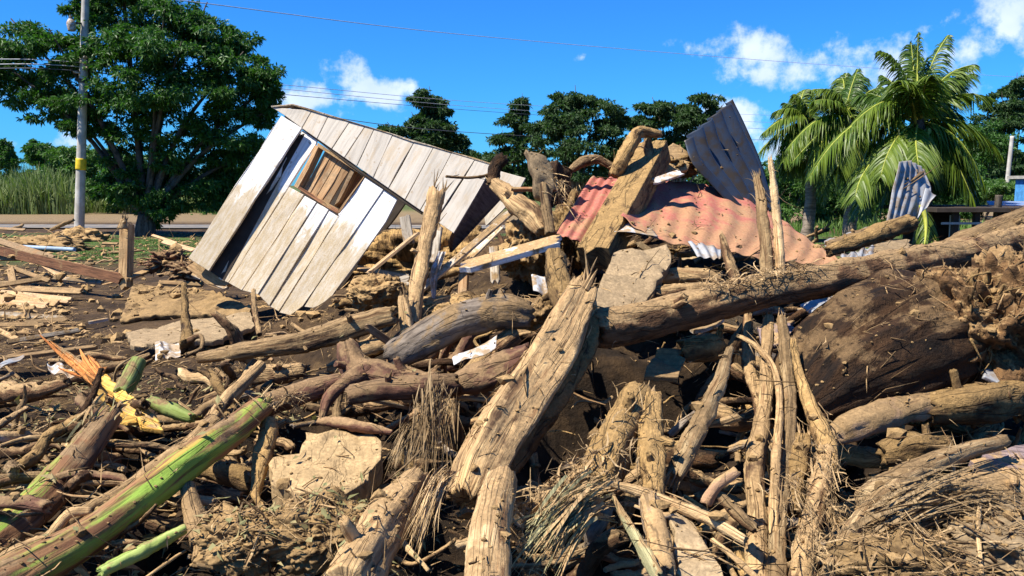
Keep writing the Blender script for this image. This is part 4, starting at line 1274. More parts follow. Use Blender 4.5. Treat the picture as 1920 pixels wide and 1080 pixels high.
log('log', 'pale-topped log lying below the enormous dark trunk', 'log',
    [(1545, 822, 40, 4.5), (1620, 790, 62, 4.55), (1700, 768, 60, 4.7), (1765, 760, 64, 4.8)], 'pink', nseg=26, fib=14)
log('log', 'short thick mud-caked log end below the root plate', 'log',
    [(1740, 765, 70, 4.75), (1800, 758, 86, 4.75), (1860, 752, 90, 4.8), (1905, 742, 66, 4.85)], 'bark2', nseg=28, rough=.16, fib=24)
log('log', 'mud-crusted chunk of trunk in the dark hollow right of centre', 'log',
    [(1190, 752, 74, 4.35), (1165, 800, 84, 4.15), (1140, 860, 90, 3.95), (1120, 915, 84, 3.8)], 'bark2', nseg=30, rough=.16, ridge=.14, fib=40)
log('log', 'ragged upright trunk piece beside the mud-crusted chunk', 'log',
    [(1218, 748, 50, 4.3), (1215, 830, 56, 4.0), (1222, 910, 52, 3.75), (1228, 960, 44, 3.6)], 'bark2', nseg=24, rough=.18, fib=34, spl=1)
log('log', 'smooth greyish log stub standing near the bottom right of centre', 'log',
    [(1222, 945, 44, 3.5), (1235, 1000, 50, 3.35), (1245, 1075, 54, 3.1)], 'grey', nseg=24, rough=.05, ridge=.05, fib=4)
log('branch', 'peeled twisted branch rising out of the black hollow', 'branch',
    [(1366, 655, 16, 4.7), (1350, 710, 28, 4.5), (1322, 770, 36, 4.3), (1290, 835, 42, 4.1), (1262, 890, 36, 3.95)], 'peeled', nseg=22, rough=.14, ridge=.22, fib=40, flen=.12, spl=2)
log('branch', 'short curved stub with a reddish cut end in the hollow', 'branch', [(1330, 797, 16, 4.3), (1355, 792, 20, 4.3), (1386, 780, 20, 4.3)], 'tan', nseg=14, fib=2)
log('branch', 'pinkish stub pointing up right in the lower hollow', 'branch', [(1325, 940, 26, 3.7), (1345, 910, 24, 3.7), (1382, 884, 22, 3.72)], 'pink', nseg=14, fib=4)
log('branch', 'thick muddy twig slanting down to the upright stems', 'branch', [(1350, 930, 24, 3.6), (1385, 965, 26, 3.5), (1410, 985, 22, 3.45)], 'bark', nseg=14, fib=6)
log('log', 'bark-stripped log arching left of the massive split log', 'log',
    [(738, 672, 60, 5.6), (800, 632, 72, 5.6), (860, 602, 74, 5.65), (925, 588, 72, 5.7), (985, 592, 56, 5.75)], 'grey', nseg=28, rough=.08, ridge=.16, fib=20)
log('log', 'long tan log lying below the leaning plank house', 'log',
    [(375, 672, 24, 6.6), (470, 656, 36, 6.5), (560, 640, 44, 6.5), (650, 615, 50, 6.5), (735, 592, 38, 6.5)], 'tan', nseg=22, rough=.09, fib=16)
log('log', 'short stub under the long tan log in a black gap', 'log', [(480, 705, 50, 6.1), (530, 700, 44, 6.1), (570, 692, 34, 6.1)], 'bark', nseg=18, fib=5)
log('log', 'stub poking out of the gap behind the green banana stem', 'log', [(488, 738, 34, 5.6), (512, 728, 32, 5.6)], 'dark', nseg=14, fib=3)
log('root', 'reddish forked root crossing the middle of the heap', 'root',
    [(655, 650, 40, 5.5), (668, 690, 62, 5.4), (720, 702, 60, 5.3), (790, 716, 56, 5.25), (850, 728, 44, 5.2)], 'red', nseg=24, rough=.12, ridge=.16, fib=18,
    branches=[[(690, 695, 40, 5.3), (640, 722, 30, 5.15), (612, 755, 22, 5.05), (600, 792, 12, 4.95)], [(640, 715, 34, 5.2), (570, 735, 44, 5.1), (500, 760, 50, 5.0)]])
log('log', 'cracked log with a round cut end just right of the forked root', 'log',
    [(658, 742, 44, 4.95), (720, 732, 52, 4.95), (790, 728, 52, 4.95), (850, 722, 44, 5.0)], 'red', nseg=26, rough=.06, ridge=.06, fib=8)
log('log', 'dark red log half hidden behind the massive split log', 'log', [(840, 728, 40, 5.1), (885, 712, 62, 5.05), (940, 690, 60, 5.0), (990, 660, 40, 4.95)], 'red', nseg=22, fib=8)
log('log', 'smooth log behind the white plastic scrap', 'log', [(880, 700, 26, 5.5), (920, 665, 40, 5.6), (965, 630, 38, 5.7)], 'bark', nseg=18, fib=8)
log('pole', 'bare tan pole slanting through the left foreground', 'pole',
    [(490, 680, 24, 5.6), (440, 735, 30, 5.3), (398, 785, 28, 5.05)], 'tan', nseg=16, rough=.05, ridge=.04, jag=(.1, .3), fib=3)
log('pole', 'long muddy pole lying above the green banana stem', 'pole',
    [(400, 790, 36, 4.7), (330, 850, 38, 4.4), (240, 915, 36, 4.1), (160, 960, 32, 3.9), (105, 1000, 26, 3.75)], 'tan', nseg=18, rough=.07, ridge=.10, jag=(.3, 1.2), fib=12, spl=2)
log('banana_stalk', 'long green and red banana stem in the left foreground', 'banana stem',
    [(484, 768, 54, 4.75), (440, 802, 60, 4.55), (370, 853, 66, 4.25), (280, 922, 72, 3.95), (150, 1012, 86, 3.65), (-40, 1115, 104, 3.25)], 'banana', nseg=34, rough=.045, ridge=.05, jag=(1.3, .1), fib=10, wob=.006, spl=1)
log('banana_stalk', 'shorter red-streaked banana stem at the far left edge', 'banana stem',
    [(208, 780, 50, 4.85), (165, 840, 64, 4.6), (110, 908, 72, 4.35), (30, 985, 82, 4.0), (-60, 1058, 90, 3.7)], 'banana', nseg=32, rough=.06, ridge=.06, jag=(.9, .1), fib=16, wob=.008)
log('banana_stalk', 'small bright green banana piece behind the orange splinters', 'banana stem', [(262, 682, 34, 5.7), (245, 712, 38, 5.55), (225, 738, 36, 5.4)], 'greenstem', nseg=16, rough=.04, ridge=.03, fib=0)
log('banana_stalk', 'green stub lying right of the yellow board', 'banana stem', [(283, 752, 26, 5.2), (325, 768, 30, 5.15), (362, 782, 22, 5.1)], 'greenstem', nseg=16, rough=.05, fib=4)
log('banana_stalk', 'thin green stem between two black gaps at the bottom left', 'banana stem', [(340, 995, 24, 3.7), (270, 1030, 30, 3.55), (190, 1070, 26, 3.4)], 'greenstem', nseg=14, fib=5)
log('log', 'upright pale stump stub in the lower left gap', 'log', [(352, 910, 32, 4.1), (360, 960, 44, 3.95), (372, 1015, 40, 3.75), (368, 1045, 26, 3.65)], 'tan', nseg=20, rough=.08, jag=(.3, .3), fib=10)
log('branch', 'muddy knotted bark piece hanging left of the flat block', 'branch', [(508, 790, 30, 4.75), (498, 840, 40, 4.6), (488, 890, 30, 4.45), (480, 930, 18, 4.35)], 'bark2', nseg=18, rough=.2, ridge=.25, fib=20,
    branches=[[(480, 925, 14, 4.35), (500, 960, 9, 4.2), (525, 990, 6, 4.1)]])
log('log', 'rounded log behind the flat tan block', 'log', [(380, 880, 30, 4.7), (430, 888, 54, 4.65), (475, 905, 50, 4.6)], 'bark2', nseg=20, fib=12)
log('log', 'thin purple-brown log above the flat tan block', 'log', [(600, 790, 16, 4.8), (660, 797, 26, 4.75), (735, 812, 12, 4.7)], 'red', nseg=14, fib=8)
log('snag', 'upright shattered trunk standing in front of the gable boards', 'snag',
    [(815, 370, 38, 7.6), (808, 410, 34, 7.5), (795, 460, 32, 7.3), (782, 530, 34, 7.0), (775, 600, 32, 6.7), (772, 650, 28, 6.5)], 'tan', nseg=20, rough=.10, ridge=.14, jag=(1.6, .2), fib=30, flen=.14, spl=1)
log('snag', 'pale splintered post left of the shattered trunk foot', 'snag', [(757, 560, 22, 6.7), (760, 600, 26, 6.6), (764, 640, 24, 6.5)], 'peeled', nseg=14, fib=10, spl=1)
log('branch', 'thin dark branch joining the shattered trunk to the dark stump', 'branch', [(835, 331, 6, 7.7), (880, 333, 6, 7.8), (925, 325, 8, 7.9)], 'bark', nseg=8, fib=2)
log('snag', 'dark broken stump at the end of the gable', 'snag', [(945, 296, 26, 7.9), (930, 312, 30, 7.9), (925, 345, 22, 7.8)], 'dark', nseg=16, rough=.2, jag=(.8, .3), fib=8)
log('log', 'split pale log stub between gable and slabs', 'log', [(930, 345, 26, 7.8), (965, 378, 44, 7.6), (1000, 405, 46, 7.5), (1018, 430, 34, 7.4)], 'tan', nseg=22, rough=.14, ridge=.2, fib=16, spl=1)
log('post', 'thin upright post below the raised muddy slab', 'post', [(1018, 345, 18, 7.4), (1024, 400, 22, 7.3), (1030, 440, 22, 7.2)], 'tan', nseg=12, fib=6)
log('log', 'muddy log end sinking between beam and split log', 'log', [(1042, 480, 44, 6.3), (1048, 520, 50, 6.1), (1068, 570, 54, 5.9)], 'bark2', nseg=22, fib=12)
log('root', 'arched root on the very top of the heap', 'root', [(1152, 330, 28, 7.9), (1172, 290, 32, 7.9), (1195, 248, 26, 8.0), (1238, 252, 14, 8.1)], 'bark2', nseg=18, rough=.2, ridge=.2, fib=34, flen=.14)
log('root', 'curved bare root between the slabs and the top of the heap', 'root', [(1062, 325, 14, 8.1), (1092, 303, 20, 8.1), (1120, 298, 18, 8.1), (1148, 312, 14, 8.1)], 'bark', nseg=14, rough=.15, fib=14)
log('log', 'upright stick under the arched root', 'log', [(1212, 262, 16, 8.15), (1218, 300, 22, 8.1), (1222, 330, 22, 8.0)], 'bark', nseg=12, fib=6)
log('log', 'mud-furred log resting over metal scraps at right', 'log', [(1555, 472, 24, 7.0), (1610, 452, 34, 7.1), (1665, 432, 40, 7.2), (1705, 418, 34, 7.3)], 'bark2', nseg=20, rough=.16, fib=40)
log('log', 'log end at the right edge behind the root plate', 'log', [(1870, 512, 34, 6.4), (1940, 520, 46, 6.4)], 'bark', nseg=16, fib=8)
log('log', 'log lying in the shade under the upright grey slab', 'log', [(1225, 518, 26, 6.4), (1290, 518, 34, 6.4), (1345, 522, 30, 6.4)], 'tan', nseg=18, fib=8)
log('log', 'lower log under the red sheet next to the long trunk', 'log', [(1210, 552, 30, 6.1), (1270, 548, 34, 6.1), (1340, 545, 26, 6.2)], 'bark', nseg=18, fib=8)
log('log', 'pinkish smooth log at the lower right edge', 'log', [(1735, 932, 40, 3.9), (1800, 915, 62, 3.95), (1870, 915, 70, 4.0), (1960, 930, 70, 4.0)], 'pink', nseg=26, rough=.06, fib=10)
log('log', 'mud-clotted short log under the pale-topped log', 'log', [(1655, 850, 50, 4.35), (1710, 842, 64, 4.35), (1772, 838, 52, 4.4)], 'bark2', nseg=22, rough=.18, fib=22)
log('log', 'small rounded log end in the shade beneath the mud-clotted log', 'log', [(1672, 890, 30, 4.1), (1718, 885, 38, 4.1)], 'bark2', nseg=16, fib=8)
log('log', 'muddy block behind the stems near the centre right', 'log', [(1280, 655, 56, 5.2), (1330, 645, 60, 5.2), (1350, 640, 46, 5.2)], 'bark2', nseg=20, rough=.16, fib=16)
log('pole', 'long bare stalk rising to the right in the lower right', 'pole', [(1620, 935, 50, 3.7), (1700, 890, 46, 3.85), (1790, 850, 40, 4.05), (1880, 825, 26, 4.3)], 'peeled', nseg=20, rough=.06, ridge=.14, fib=20, jag=(.2, 1))
log('palm_stalk', 'wide flattened palm stalk fanning up from the bottom edge at right', 'palm stalk', [(1560, 1075, 72, 3.1), (1600, 1010, 84, 3.3), (1650, 950, 80, 3.5), (1720, 900, 40, 3.75)], 'peeled', nseg=26, rough=.08, ridge=.22, flat=.5, fib=30)
log('palm_stalk', 'curved palm stalk arching to the right edge', 'palm stalk', [(1605, 1060, 34, 3.1), (1665, 1005, 36, 3.25), (1750, 965, 36, 3.4), (1850, 950, 34, 3.5), (1960, 965, 34, 3.5)], 'tan', nseg=18, ridge=.2, fib=24)
log('palm_stalk', 'thin straight stalk crossing above the arching one', 'palm stalk', [(1680, 908, 10, 3.75), (1770, 935, 22, 3.6), (1860, 965, 22, 3.5), (1960, 995, 20, 3.4)], 'tan', nseg=12, ridge=.2, fib=20)
for k, (lb, pts, m_) in enumerate([
    ('tallest splintered stem left of the bundle standing at right', [(1443, 600, 22, 5.3), (1440, 680, 26, 5.0), (1432, 760, 32, 4.7), (1420, 860, 38, 4.3), (1418, 970, 42, 3.9), (1416, 1100, 50, 3.45)], 'tan'),
    ('second standing stem with a bare orange streak', [(1466, 600, 20, 5.2), (1478, 690, 28, 4.9), (1484, 780, 26, 4.5), (1472, 880, 26, 4.2), (1462, 980, 34, 3.8), (1458, 1100, 44, 3.4)], 'peeled'),
    ('thin curved stem woven through the standing bundle', [(1385, 632, 8, 5.1), (1425, 655, 12, 5.0), (1455, 700, 13, 4.8), (1462, 780, 16, 4.5), (1448, 880, 20, 4.1), (1446, 1000, 22, 3.7)], 'tan'),
    ('crooked stem leaning right at the foot of the bundle', [(1550, 850, 40, 4.2), (1538, 910, 44, 3.95), (1520, 980, 46, 3.7), (1500, 1100, 54, 3.35)], 'tan'),
    ('hairy forked stem rising behind the crooked one', [(1492, 640, 12, 4.9), (1500, 700, 18, 4.75), (1520, 770, 30, 4.5), (1545, 830, 44, 4.3), (1548, 880, 40, 4.1)], 'bark2'),
    ('narrow bark-covered stem behind the standing bundle', [(1400, 590, 18, 5.5), (1405, 680, 26, 5.2), (1420, 740, 24, 5.0), (1432, 830, 26, 4.6)], 'bark'),
    ('short muddy stem right inside the bundle', [(1500, 820, 34, 4.4), (1495, 880, 38, 4.2), (1490, 960, 34, 4.0)], 'bark2'),
]):
    log('split_stalk', lb, 'stem', pts, m_, group='split stems standing at right', nseg=20, rough=.10, ridge=.24, fib=50, flen=.13, spl=1)
log('broken_stalk', 'left one of two tall broken stems in front of the red sheet', 'stem', [(1421, 335, 16, 6.0), (1430, 390, 22, 5.9), (1438, 450, 24, 5.8), (1440, 520, 28, 5.7)], 'tan', group='broken stems above the long trunk', nseg=16, ridge=.25, fib=40, flen=.16, spl=1)
log('broken_stalk', 'right thinner one of two tall broken stems in front of the red sheet', 'stem', [(1449, 300, 10, 5.9), (1454, 370, 17, 5.85), (1458, 440, 18, 5.8), (1464, 520, 22, 5.7)], 'peeled', group='broken stems above the long trunk', nseg=14, ridge=.2, fib=20, flen=.14, spl=1)
log('broken_stalk', 'short cleft stem leaning left of the two tall broken stems', 'stem', [(1350, 440, 10, 6.0), (1362, 480, 20, 5.9), (1378, 525, 24, 5.8)], 'bark', group='broken stems above the long trunk', nseg=14, ridge=.2, fib=24, spl=1)
log('stick', 'pale splintered stick crossing the lower right hollow', 'stick', [(1132, 905, 12, 3.6), (1190, 918, 22, 3.55), (1260, 940, 26, 3.5), (1340, 975, 28, 3.4), (1402, 1010, 22, 3.3)], 'peeled', nseg=12, ridge=.2, flat=.6, fib=12)
log('leaf_rib', 'greenish flattened leaf stalk at the bottom right of centre', 'leaf stalk', [(1145, 925, 14, 3.5), (1170, 975, 32, 3.35), (1200, 1025, 44, 3.2), (1235, 1090, 50, 3.0)], 'greenfibre', nseg=14, flat=.35, ridge=.15, fib=14)
log('stick', 'thin stick at the bottom edge slanting down right', 'stick', [(1335, 1010, 12, 3.3), (1380, 1045, 14, 3.2), (1430, 1090, 14, 3.1)], 'tan', nseg=10, fib=4)
log('stick', 'upright thin pale stick near the lower right corner', 'stick', [(1843, 950, 9, 3.3), (1838, 1010, 10, 3.15), (1836, 1090, 11, 3.0)], 'peeled', nseg=10, fib=6)
log('post', 'mud-furred thin post in front of the mud hollow at left', 'post', [(344, 535, 12, 7.8), (345, 580, 15, 7.5), (348, 625, 24, 7.2), (350, 645, 34, 7.1)], 'bark2', nseg=14, rough=.2, fib=30, flen=.1)
log('post', 'thin muddy stick standing under the house corner', 'post', [(477, 545, 9, 7.6), (480, 590, 12, 7.4), (486, 625, 12, 7.2)], 'bark', nseg=10, fib=6)
log('root', 'curling root by the foot of the thin post', 'root', [(350, 640, 14, 7.1), (375, 630, 10, 7.0), (378, 655, 9, 6.9), (350, 668, 10, 6.8)], 'bark', nseg=10, fib=8)
log('branch', 'bent branch among rubble left of the pole base', 'branch', [(95, 430, 6, 22), (118, 420, 9, 22), (138, 412, 7, 22)], 'tan', nseg=8, fib=0)

SP = bpy.data.objects['split_log']
for lb_, pts_, m_ in (('rough_bark', [(1114, 590, 34, 4.9), (1090, 655, 46, 4.7), (1040, 745, 50, 4.45), (985, 830, 46, 4.2), (920, 925, 36, 3.9)], 'bark2'),
                      ('split_wedge', [(1108, 548, 20, 4.95), (1100, 590, 40, 4.9), (1072, 640, 46, 4.75), (1030, 700, 30, 4.6)], 'peeled')):
    o = log(lb_, None, None, pts_, m_, nseg=24, rough=.16, ridge=.25, fib=30, jag=(.9, .9))
    child(o, SP); o.matrix_parent_inverse = __import__('mathutils').Matrix.Translation(SP.location).inverted()
    for c_ in list(o.children): c_.parent = SP; c_.matrix_parent_inverse = o.matrix_parent_inverse.copy()

# square timbers, slabs and boards on the heap
board('timber_beam', 'thick mud-coated beam lying up across the red sheet', 'beam', (1222, 268, 8.3), (1112, 462, 6.9), 54, 'bark2', .22, None, up=(-.5, -.9, .35))
slab('mud_slab', 'raised pointed muddy slab standing up on the heap', 'slab', [(986, 280, 7.5), (1010, 286, 7.5), (1036, 312, 7.5), (1040, 350, 7.4), (1026, 378, 7.4), (1006, 366, 7.4), (1004, 330, 7.4)], 'slab', .10, .015)
slab('dark_slab', 'dark square slab right of the raised muddy slab', 'slab', [(1044, 300, 7.7), (1078, 322, 7.8), (1064, 380, 7.7), (1038, 388, 7.6)], 'dark', .10, .015)
slab('grey_slab', 'large grit-covered slab leaning in the middle under the beam', 'slab', [(1150, 474, 6.4), (1250, 457, 6.5), (1258, 482, 6.35), (1204, 580, 5.75), (1112, 608, 5.5), (1108, 560, 5.75)], 'slab', .09, .012)
slab('wood_block', 'broad flat tan wooden block in the left foreground', 'block', [(572, 808, 4.75), (700, 812, 4.75), (716, 840, 4.6), (690, 900, 4.35), (640, 932, 4.2), (560, 925, 4.2), (506, 905, 4.3), (512, 856, 4.5), (562, 850, 4.55)], 'blockwood', .16, .012)
slab('flat_board', 'pale mud-covered board lying at the foot of the house', 'board', [(235, 622, 8.6), (330, 604, 9.0), (470, 585, 9.3), (478, 610, 8.9), (400, 640, 8.1), (250, 648, 7.9)], 'slab', .05, .008)
slab('bent_board', 'tan board wedged into the black hollow', 'board', [(1232, 650, 5.2), (1290, 655, 5.2), (1272, 708, 4.95), (1208, 705, 4.95)], 'plank', .04, .006)
slab('triangle_board', 'triangular tan board near the bottom edge', 'board', [(1262, 955, 3.5), (1300, 980, 3.45), (1360, 1085, 3.1), (1262, 1085, 3.1)], 'slab', .04, .004)
slab('purple_board', 'dark purple stained board at the lower right edge', 'board', [(1820, 862, 4.25), (1930, 822, 4.5), (1940, 900, 4.15), (1850, 896, 4.1)], 'purple', .04, .004)
slab('metal_scrap', 'crumpled grey panel under the long trunk', 'panel', [(1500, 570, 6.0), (1570, 552, 6.2), (1612, 562, 6.1), (1560, 590, 5.8), (1528, 592, 5.8)], 'galvlight', .02, .012)
slab('board', 'muddy greyish panel left of the dark trunk', 'panel', [(1420, 612, 5.9), (1490, 600, 6.0), (1500, 625, 5.7), (1440, 650, 5.5)], 'purple', .03, .006)
slab('board', 'pale board end peeping under the long trunk', 'panel', [(1290, 598, 5.6), (1355, 590, 5.7), (1345, 606, 5.5), (1300, 618, 5.4)], 'whitewood', .03, .004)
board('plank', 'long plank with worn white paint below the raised slab', 'plank', (1040, 448, 7.0), (878, 494, 6.9), 32, 'whitewood', .05, 10)
board('plank', 'thin pale strip slanting up in front of the end wall', 'plank', (962, 392, 7.6), (790, 540, 7.2), 12, 'plankgrey', .03, -20)
board('plank', 'narrow grey strip beneath the thin pale strip', 'plank', (938, 425, 7.7), (882, 480, 7.5), 12, 'plankgrey', .02, -10)
board('plank', 'stained board under the gable corner', 'plank', (775, 440, 8.9), (695, 505, 8.6), 22, 'plankclean', .03, 30)
board('plank', 'upright short board under the gable', 'plank', (758, 405, 9.0), (766, 455, 8.9), 18, 'plankgrey', .03)
board('plank', 'short brown board standing behind the shattered trunk', 'plank', (820, 425, 8.6), (812, 490, 8.4), 16, 'plankgrey', .03)
board('plank', 'small upright post end left of the white cloth', 'plank', (868, 512, 7.4), (866, 560, 7.2), 16, 'plankclean', .05)
board('plank', 'board standing behind the worn white plank', 'plank', (925, 462, 7.2), (928, 525, 7.1), 16, 'plankgrey', .03)
board('plank', 'dark batten bridging two slabs on top of the heap', 'plank', (962, 352, 7.5), (1045, 352, 7.6), 7, 'plankred', .03)
board('plank', 'pale chip board on the ridge beside the arched root', 'plank', (1275, 322, 7.9), (1228, 338, 7.8), 18, 'white', .02)
slab('board', 'orange muddy board behind the top of the beam', 'board', [(1232, 285, 8.5), (1262, 268, 8.6), (1290, 285, 8.6), (1290, 318, 8.4), (1240, 322, 8.3)], 'plank', .04, .01)
board('plank', 'muddy board lying over the fallen sheets at right', 'plank', (1555, 455, 8.2), (1640, 425, 8.6), 14, 'plank', .04)
slab('muddy_board', 'low muddy board under the small upright sheet', 'board', [(1640, 455, 7.6), (1700, 448, 7.9), (1712, 468, 7.5), (1640, 472, 7.3)], 'slab', .03, .006)

# metal sheets
sheet('corrugated_sheet', 'big faded red corrugated roof sheet draped over the heap', 'roof sheet',
      [[(1175, 345, 8.5), (1255, 335, 8.6), (1345, 350, 8.7), (1440, 392, 8.6), (1520, 452, 8.2), (1578, 494, 7.6)],
       [(1185, 375, 7.9), (1265, 385, 7.9), (1350, 408, 7.9), (1440, 440, 7.9), (1515, 474, 7.7), (1576, 496, 7.5)],
       [(1165, 402, 7.1), (1250, 452, 7.0), (1330, 462, 7.1), (1410, 482, 7.2), (1500, 488, 7.3), (1574, 499, 7.45)]],
      'redsheet', 12, .0075, 220, 60, .03, .035, seed=3, holes=((.62, .80, .03), (.52, .88, .022)))
sheet('corrugated_sheet', 'narrow red roof sheet left of the mud-coated beam', 'roof sheet',
      [[(1108, 336, 8.4), (1150, 332, 8.4), (1215, 340, 8.4)], [(1070, 392, 7.7), (1120, 392, 7.7), (1180, 392, 7.8)], [(1040, 440, 7.2), (1085, 455, 7.1), (1150, 455, 7.2)]],
      'redsheet', 5, .010, 80, 40, .02, .03, seed=1)
sheet('corrugated_sheet', 'tall dark corrugated steel sheet standing up behind the red sheet', 'metal sheet',
      [[(1284, 264, 8.5), (1314, 236, 9.0), (1346, 208, 9.5), (1374, 185, 10.0)], [(1300, 310, 8.4), (1333, 288, 8.9), (1368, 266, 9.4), (1402, 248, 9.9)], [(1338, 352, 8.4), (1370, 342, 8.8), (1402, 330, 9.3), (1430, 320, 9.8)],
       [(1385, 398, 8.4), (1408, 397, 8.7), (1432, 396, 9.2), (1450, 396, 9.6)]],
      'galv', 5, .06, 130, 60, .02, .015, seed=5)
sheet('corrugated_sheet', 'small pale ribbed sheet standing upright before the palms', 'metal sheet',
      [[(1688, 303, 9.0), (1710, 302, 9.3), (1734, 316, 9.6)], [(1674, 360, 8.8), (1706, 362, 9.0), (1744, 362, 9.3)], [(1660, 416, 8.5), (1690, 418, 8.7), (1720, 416, 9.0)]],
      'galvlight', 5, .010, 90, 40, .01, .03, seed=2)
sheet('metal_scrap', 'folded metal flap beside the small upright sheet', 'metal sheet', [[(1735, 352, 8.9), (1756, 366, 8.9)], [(1720, 410, 8.7), (1742, 380, 8.8)]], 'galvlight', 1, .01, 20, 20, .01, .02)
sheet('corrugated_sheet', 'crumpled shiny sheet lying flat right of the red sheet', 'metal sheet',
      [[(1575, 478, 7.9), (1640, 462, 8.2), (1700, 470, 8.2)], [(1578, 496, 7.3), (1630, 492, 7.4), (1695, 482, 7.6)]], 'galvlight', 7, .015, 90, 30, .03, .06, seed=8)
sheet('corrugated_sheet', 'thin pale sheet edge running down to the red sheet', 'metal sheet', [[(1545, 452, 8.6), (1600, 435, 9.0), (1650, 422, 9.2)], [(1548, 470, 8.0), (1605, 450, 8.3), (1655, 436, 8.6)]], 'galvlight', 3, .01, 50, 20, .01, .03, seed=9)
sheet('metal_scrap', 'pale metal scrap under the lip of the red sheet', 'metal scrap', [[(1290, 452, 7.1), (1320, 458, 7.1), (1352, 466, 7.1)], [(1308, 482, 6.9), (1335, 484, 6.9), (1352, 484, 6.9)]], 'galvlight', 3, .01, 40, 16, .01, .03, seed=4)
sheet('hollow_board', 'white hollow panel under the edge of the red sheet', 'panel', [[(1155, 425, 7.2), (1185, 413, 7.25), (1222, 428, 7.2)], [(1152, 434, 7.0), (1190, 436, 7.0), (1234, 443, 7.0)]], 'white', 1, .0, 20, 8, .0, .01)
sheet('metal_scrap', 'blue-white scrap standing in the gap behind the split log', 'metal scrap', [[(996, 515, 6.5), (1022, 518, 6.5)], [(1000, 545, 6.4), (1030, 560, 6.4)]], 'white', 1, .01, 14, 14, .01, .03)
sheet('plastic_scrap', 'white plastic scrap lying beside the reddish root', 'plastic scrap', [[(848, 672, 5.4), (880, 655, 5.45), (932, 628, 5.5)], [(850, 682, 5.3), (892, 672, 5.3), (930, 652, 5.4)]], 'white', 1, .01, 40, 16, .02, .04, seed=6)
sheet('cloth', 'torn white cloth hanging beside the shattered trunk', 'cloth', [[(822, 470, 7.3), (836, 472, 7.3)], [(806, 515, 7.2), (822, 518, 7.2)], [(812, 572, 7.15), (815, 574, 7.15)]], 'cloth', 2, .012, 20, 50, .01, .05, seed=7)
sheet('plastic_scrap', 'crumpled white plastic bag by the foot of the thin post', 'plastic scrap', [[(290, 648, 7.2), (312, 642, 7.3), (338, 645, 7.3)], [(292, 672, 6.9), (312, 676, 6.9), (338, 668, 6.9)]], 'cloth', 1, .02, 30, 30, .03, .10, seed=11)
sheet('plastic_scrap', 'shredded white wrapper behind the orange splinters', 'plastic scrap', [[(88, 682, 6.2), (120, 684, 6.2), (150, 698, 6.1)], [(92, 692, 6.0), (125, 702, 5.9), (150, 712, 5.9)]], 'white', 2, .02, 40, 14, .03, .05, seed=12)
sheet('plastic_scrap', 'shiny metal strip at the far left edge', 'metal scrap', [[(-10, 690, 6.2), (20, 672, 6.4), (44, 664, 6.5)], [(-10, 700, 6.1), (22, 680, 6.3), (46, 668, 6.4)]], 'galvlight', 1, .01, 20, 8, .01, .02)
slab('rubble_sheet', 'grey corner of metal near the right edge below the root plate', 'metal scrap', [(1850, 690, 5.0), (1885, 700, 5.0), (1925, 722, 5.0), (1915, 735, 4.9), (1845, 705, 4.9)], 'galvlight', .02, .005)

# orange split wood fan
of = Acc(); c0 = P(165, 700, 5.7)
r9 = random.Random(9)
fan = empty('splintered_wood', c0, 'fan of bright orange splinters in the left foreground', 'splintered wood')
for k, (a_, b_, w_) in enumerate([((75, 628), (175, 720), 9), ((95, 640), (185, 715), 14), ((130, 672), (180, 712), 18), ((150, 655), (182, 705), 12), ((165, 665), (190, 700), 12), ((178, 672), (192, 705), 10), ((200, 688), (180, 705), 12), ((110, 690), (175, 712), 8), ((145, 690), (215, 745), 10), ((185, 700), (235, 760), 8)]):
    v, q, t_, u, _ = tube([P(*a_, 5.8 + r9.uniform(-.1, .1)), P((a_[0] + b_[0]) / 2 + r9.uniform(-4, 4), (a_[1] + b_[1]) / 2, 5.7), P(*b_, 5.6)], [.004, w_ / 2 / F * 5.7, w_ / 2 / F * 5.2], 7, plain=True, rough=.2, ridge=.1, seed=k, jag=(.3, .8))
    A = Acc(); A.add(v, q, t_, u); child(A.obj('splinter', M['orange'], smooth=False), fan)
slab('yellow_board', 'bright yellow split board beside the orange splinters', 'board', [(182, 702, 5.6), (200, 700, 5.6), (300, 790, 5.0), (306, 806, 4.9), (262, 800, 4.9), (215, 745, 5.3)], 'yellow', .03, .006)
slab('yellow_board', 'narrow yellow sliver under the bright yellow board', 'board', [(180, 728, 5.4), (192, 730, 5.4), (262, 792, 5.0), (240, 792, 4.95)], 'yellow', .02, .004)

# lumps of mud and root
lump('mud_mound', 'root-matted mud lump below the flat tan block', 'mud lump', 600, 1000, 3.7, .28, .25, .14, 'clod', .26, 6, 2.2, 3)
lump('mud_mound', 'soil lump at the bottom edge left of the slanting log', 'mud lump', 470, 1010, 3.65, .22, .22, .12, 'clod', .26, 6, 2.4, 4)
lump('mud_mound', 'soil and wreckage heaped in the dark behind the gable', 'mud lump', 800, 500, 11.6, 1.3, .7, .5, 'bark2', .3, 6, 2.4, 31)
lump('mud_mound', 'soil clod beside the reddish root under the house', 'mud lump', 705, 548, 8.0, .26, .3, .16, 'clod', .22, 6, 2.4, 8)
lump('mud_mound', 'soil-packed lump between shattered trunk and white cloth', 'mud lump', 860, 590, 7.2, .40, .35, .16, 'clod', .22, 6, 2.4, 9)
lump('mud_mound', 'soil heap right of the arching grey log', 'mud lump', 1010, 590, 6.2, .14, .2, .12, 'clod', .25, 5, 2.4, 10)
lump('mud_mound', 'soil lump between the two top slabs and the beam', 'mud lump', 1078, 425, 8.2, .20, .3, .35, 'bark2', .25, 6, 2.4, 12)
lump('mud_mound', 'soil lump atop the heap behind the arched root', 'mud lump', 1262, 312, 8.7, .20, .3, .12, 'bark2', .3, 5, 2.6, 13)
lump('mud_mound', 'mud lump propping the pale stub between gable and slabs', 'mud lump', 985, 470, 7.9, .22, .4, .28, 'clod', .25, 6, 2.4, 14)
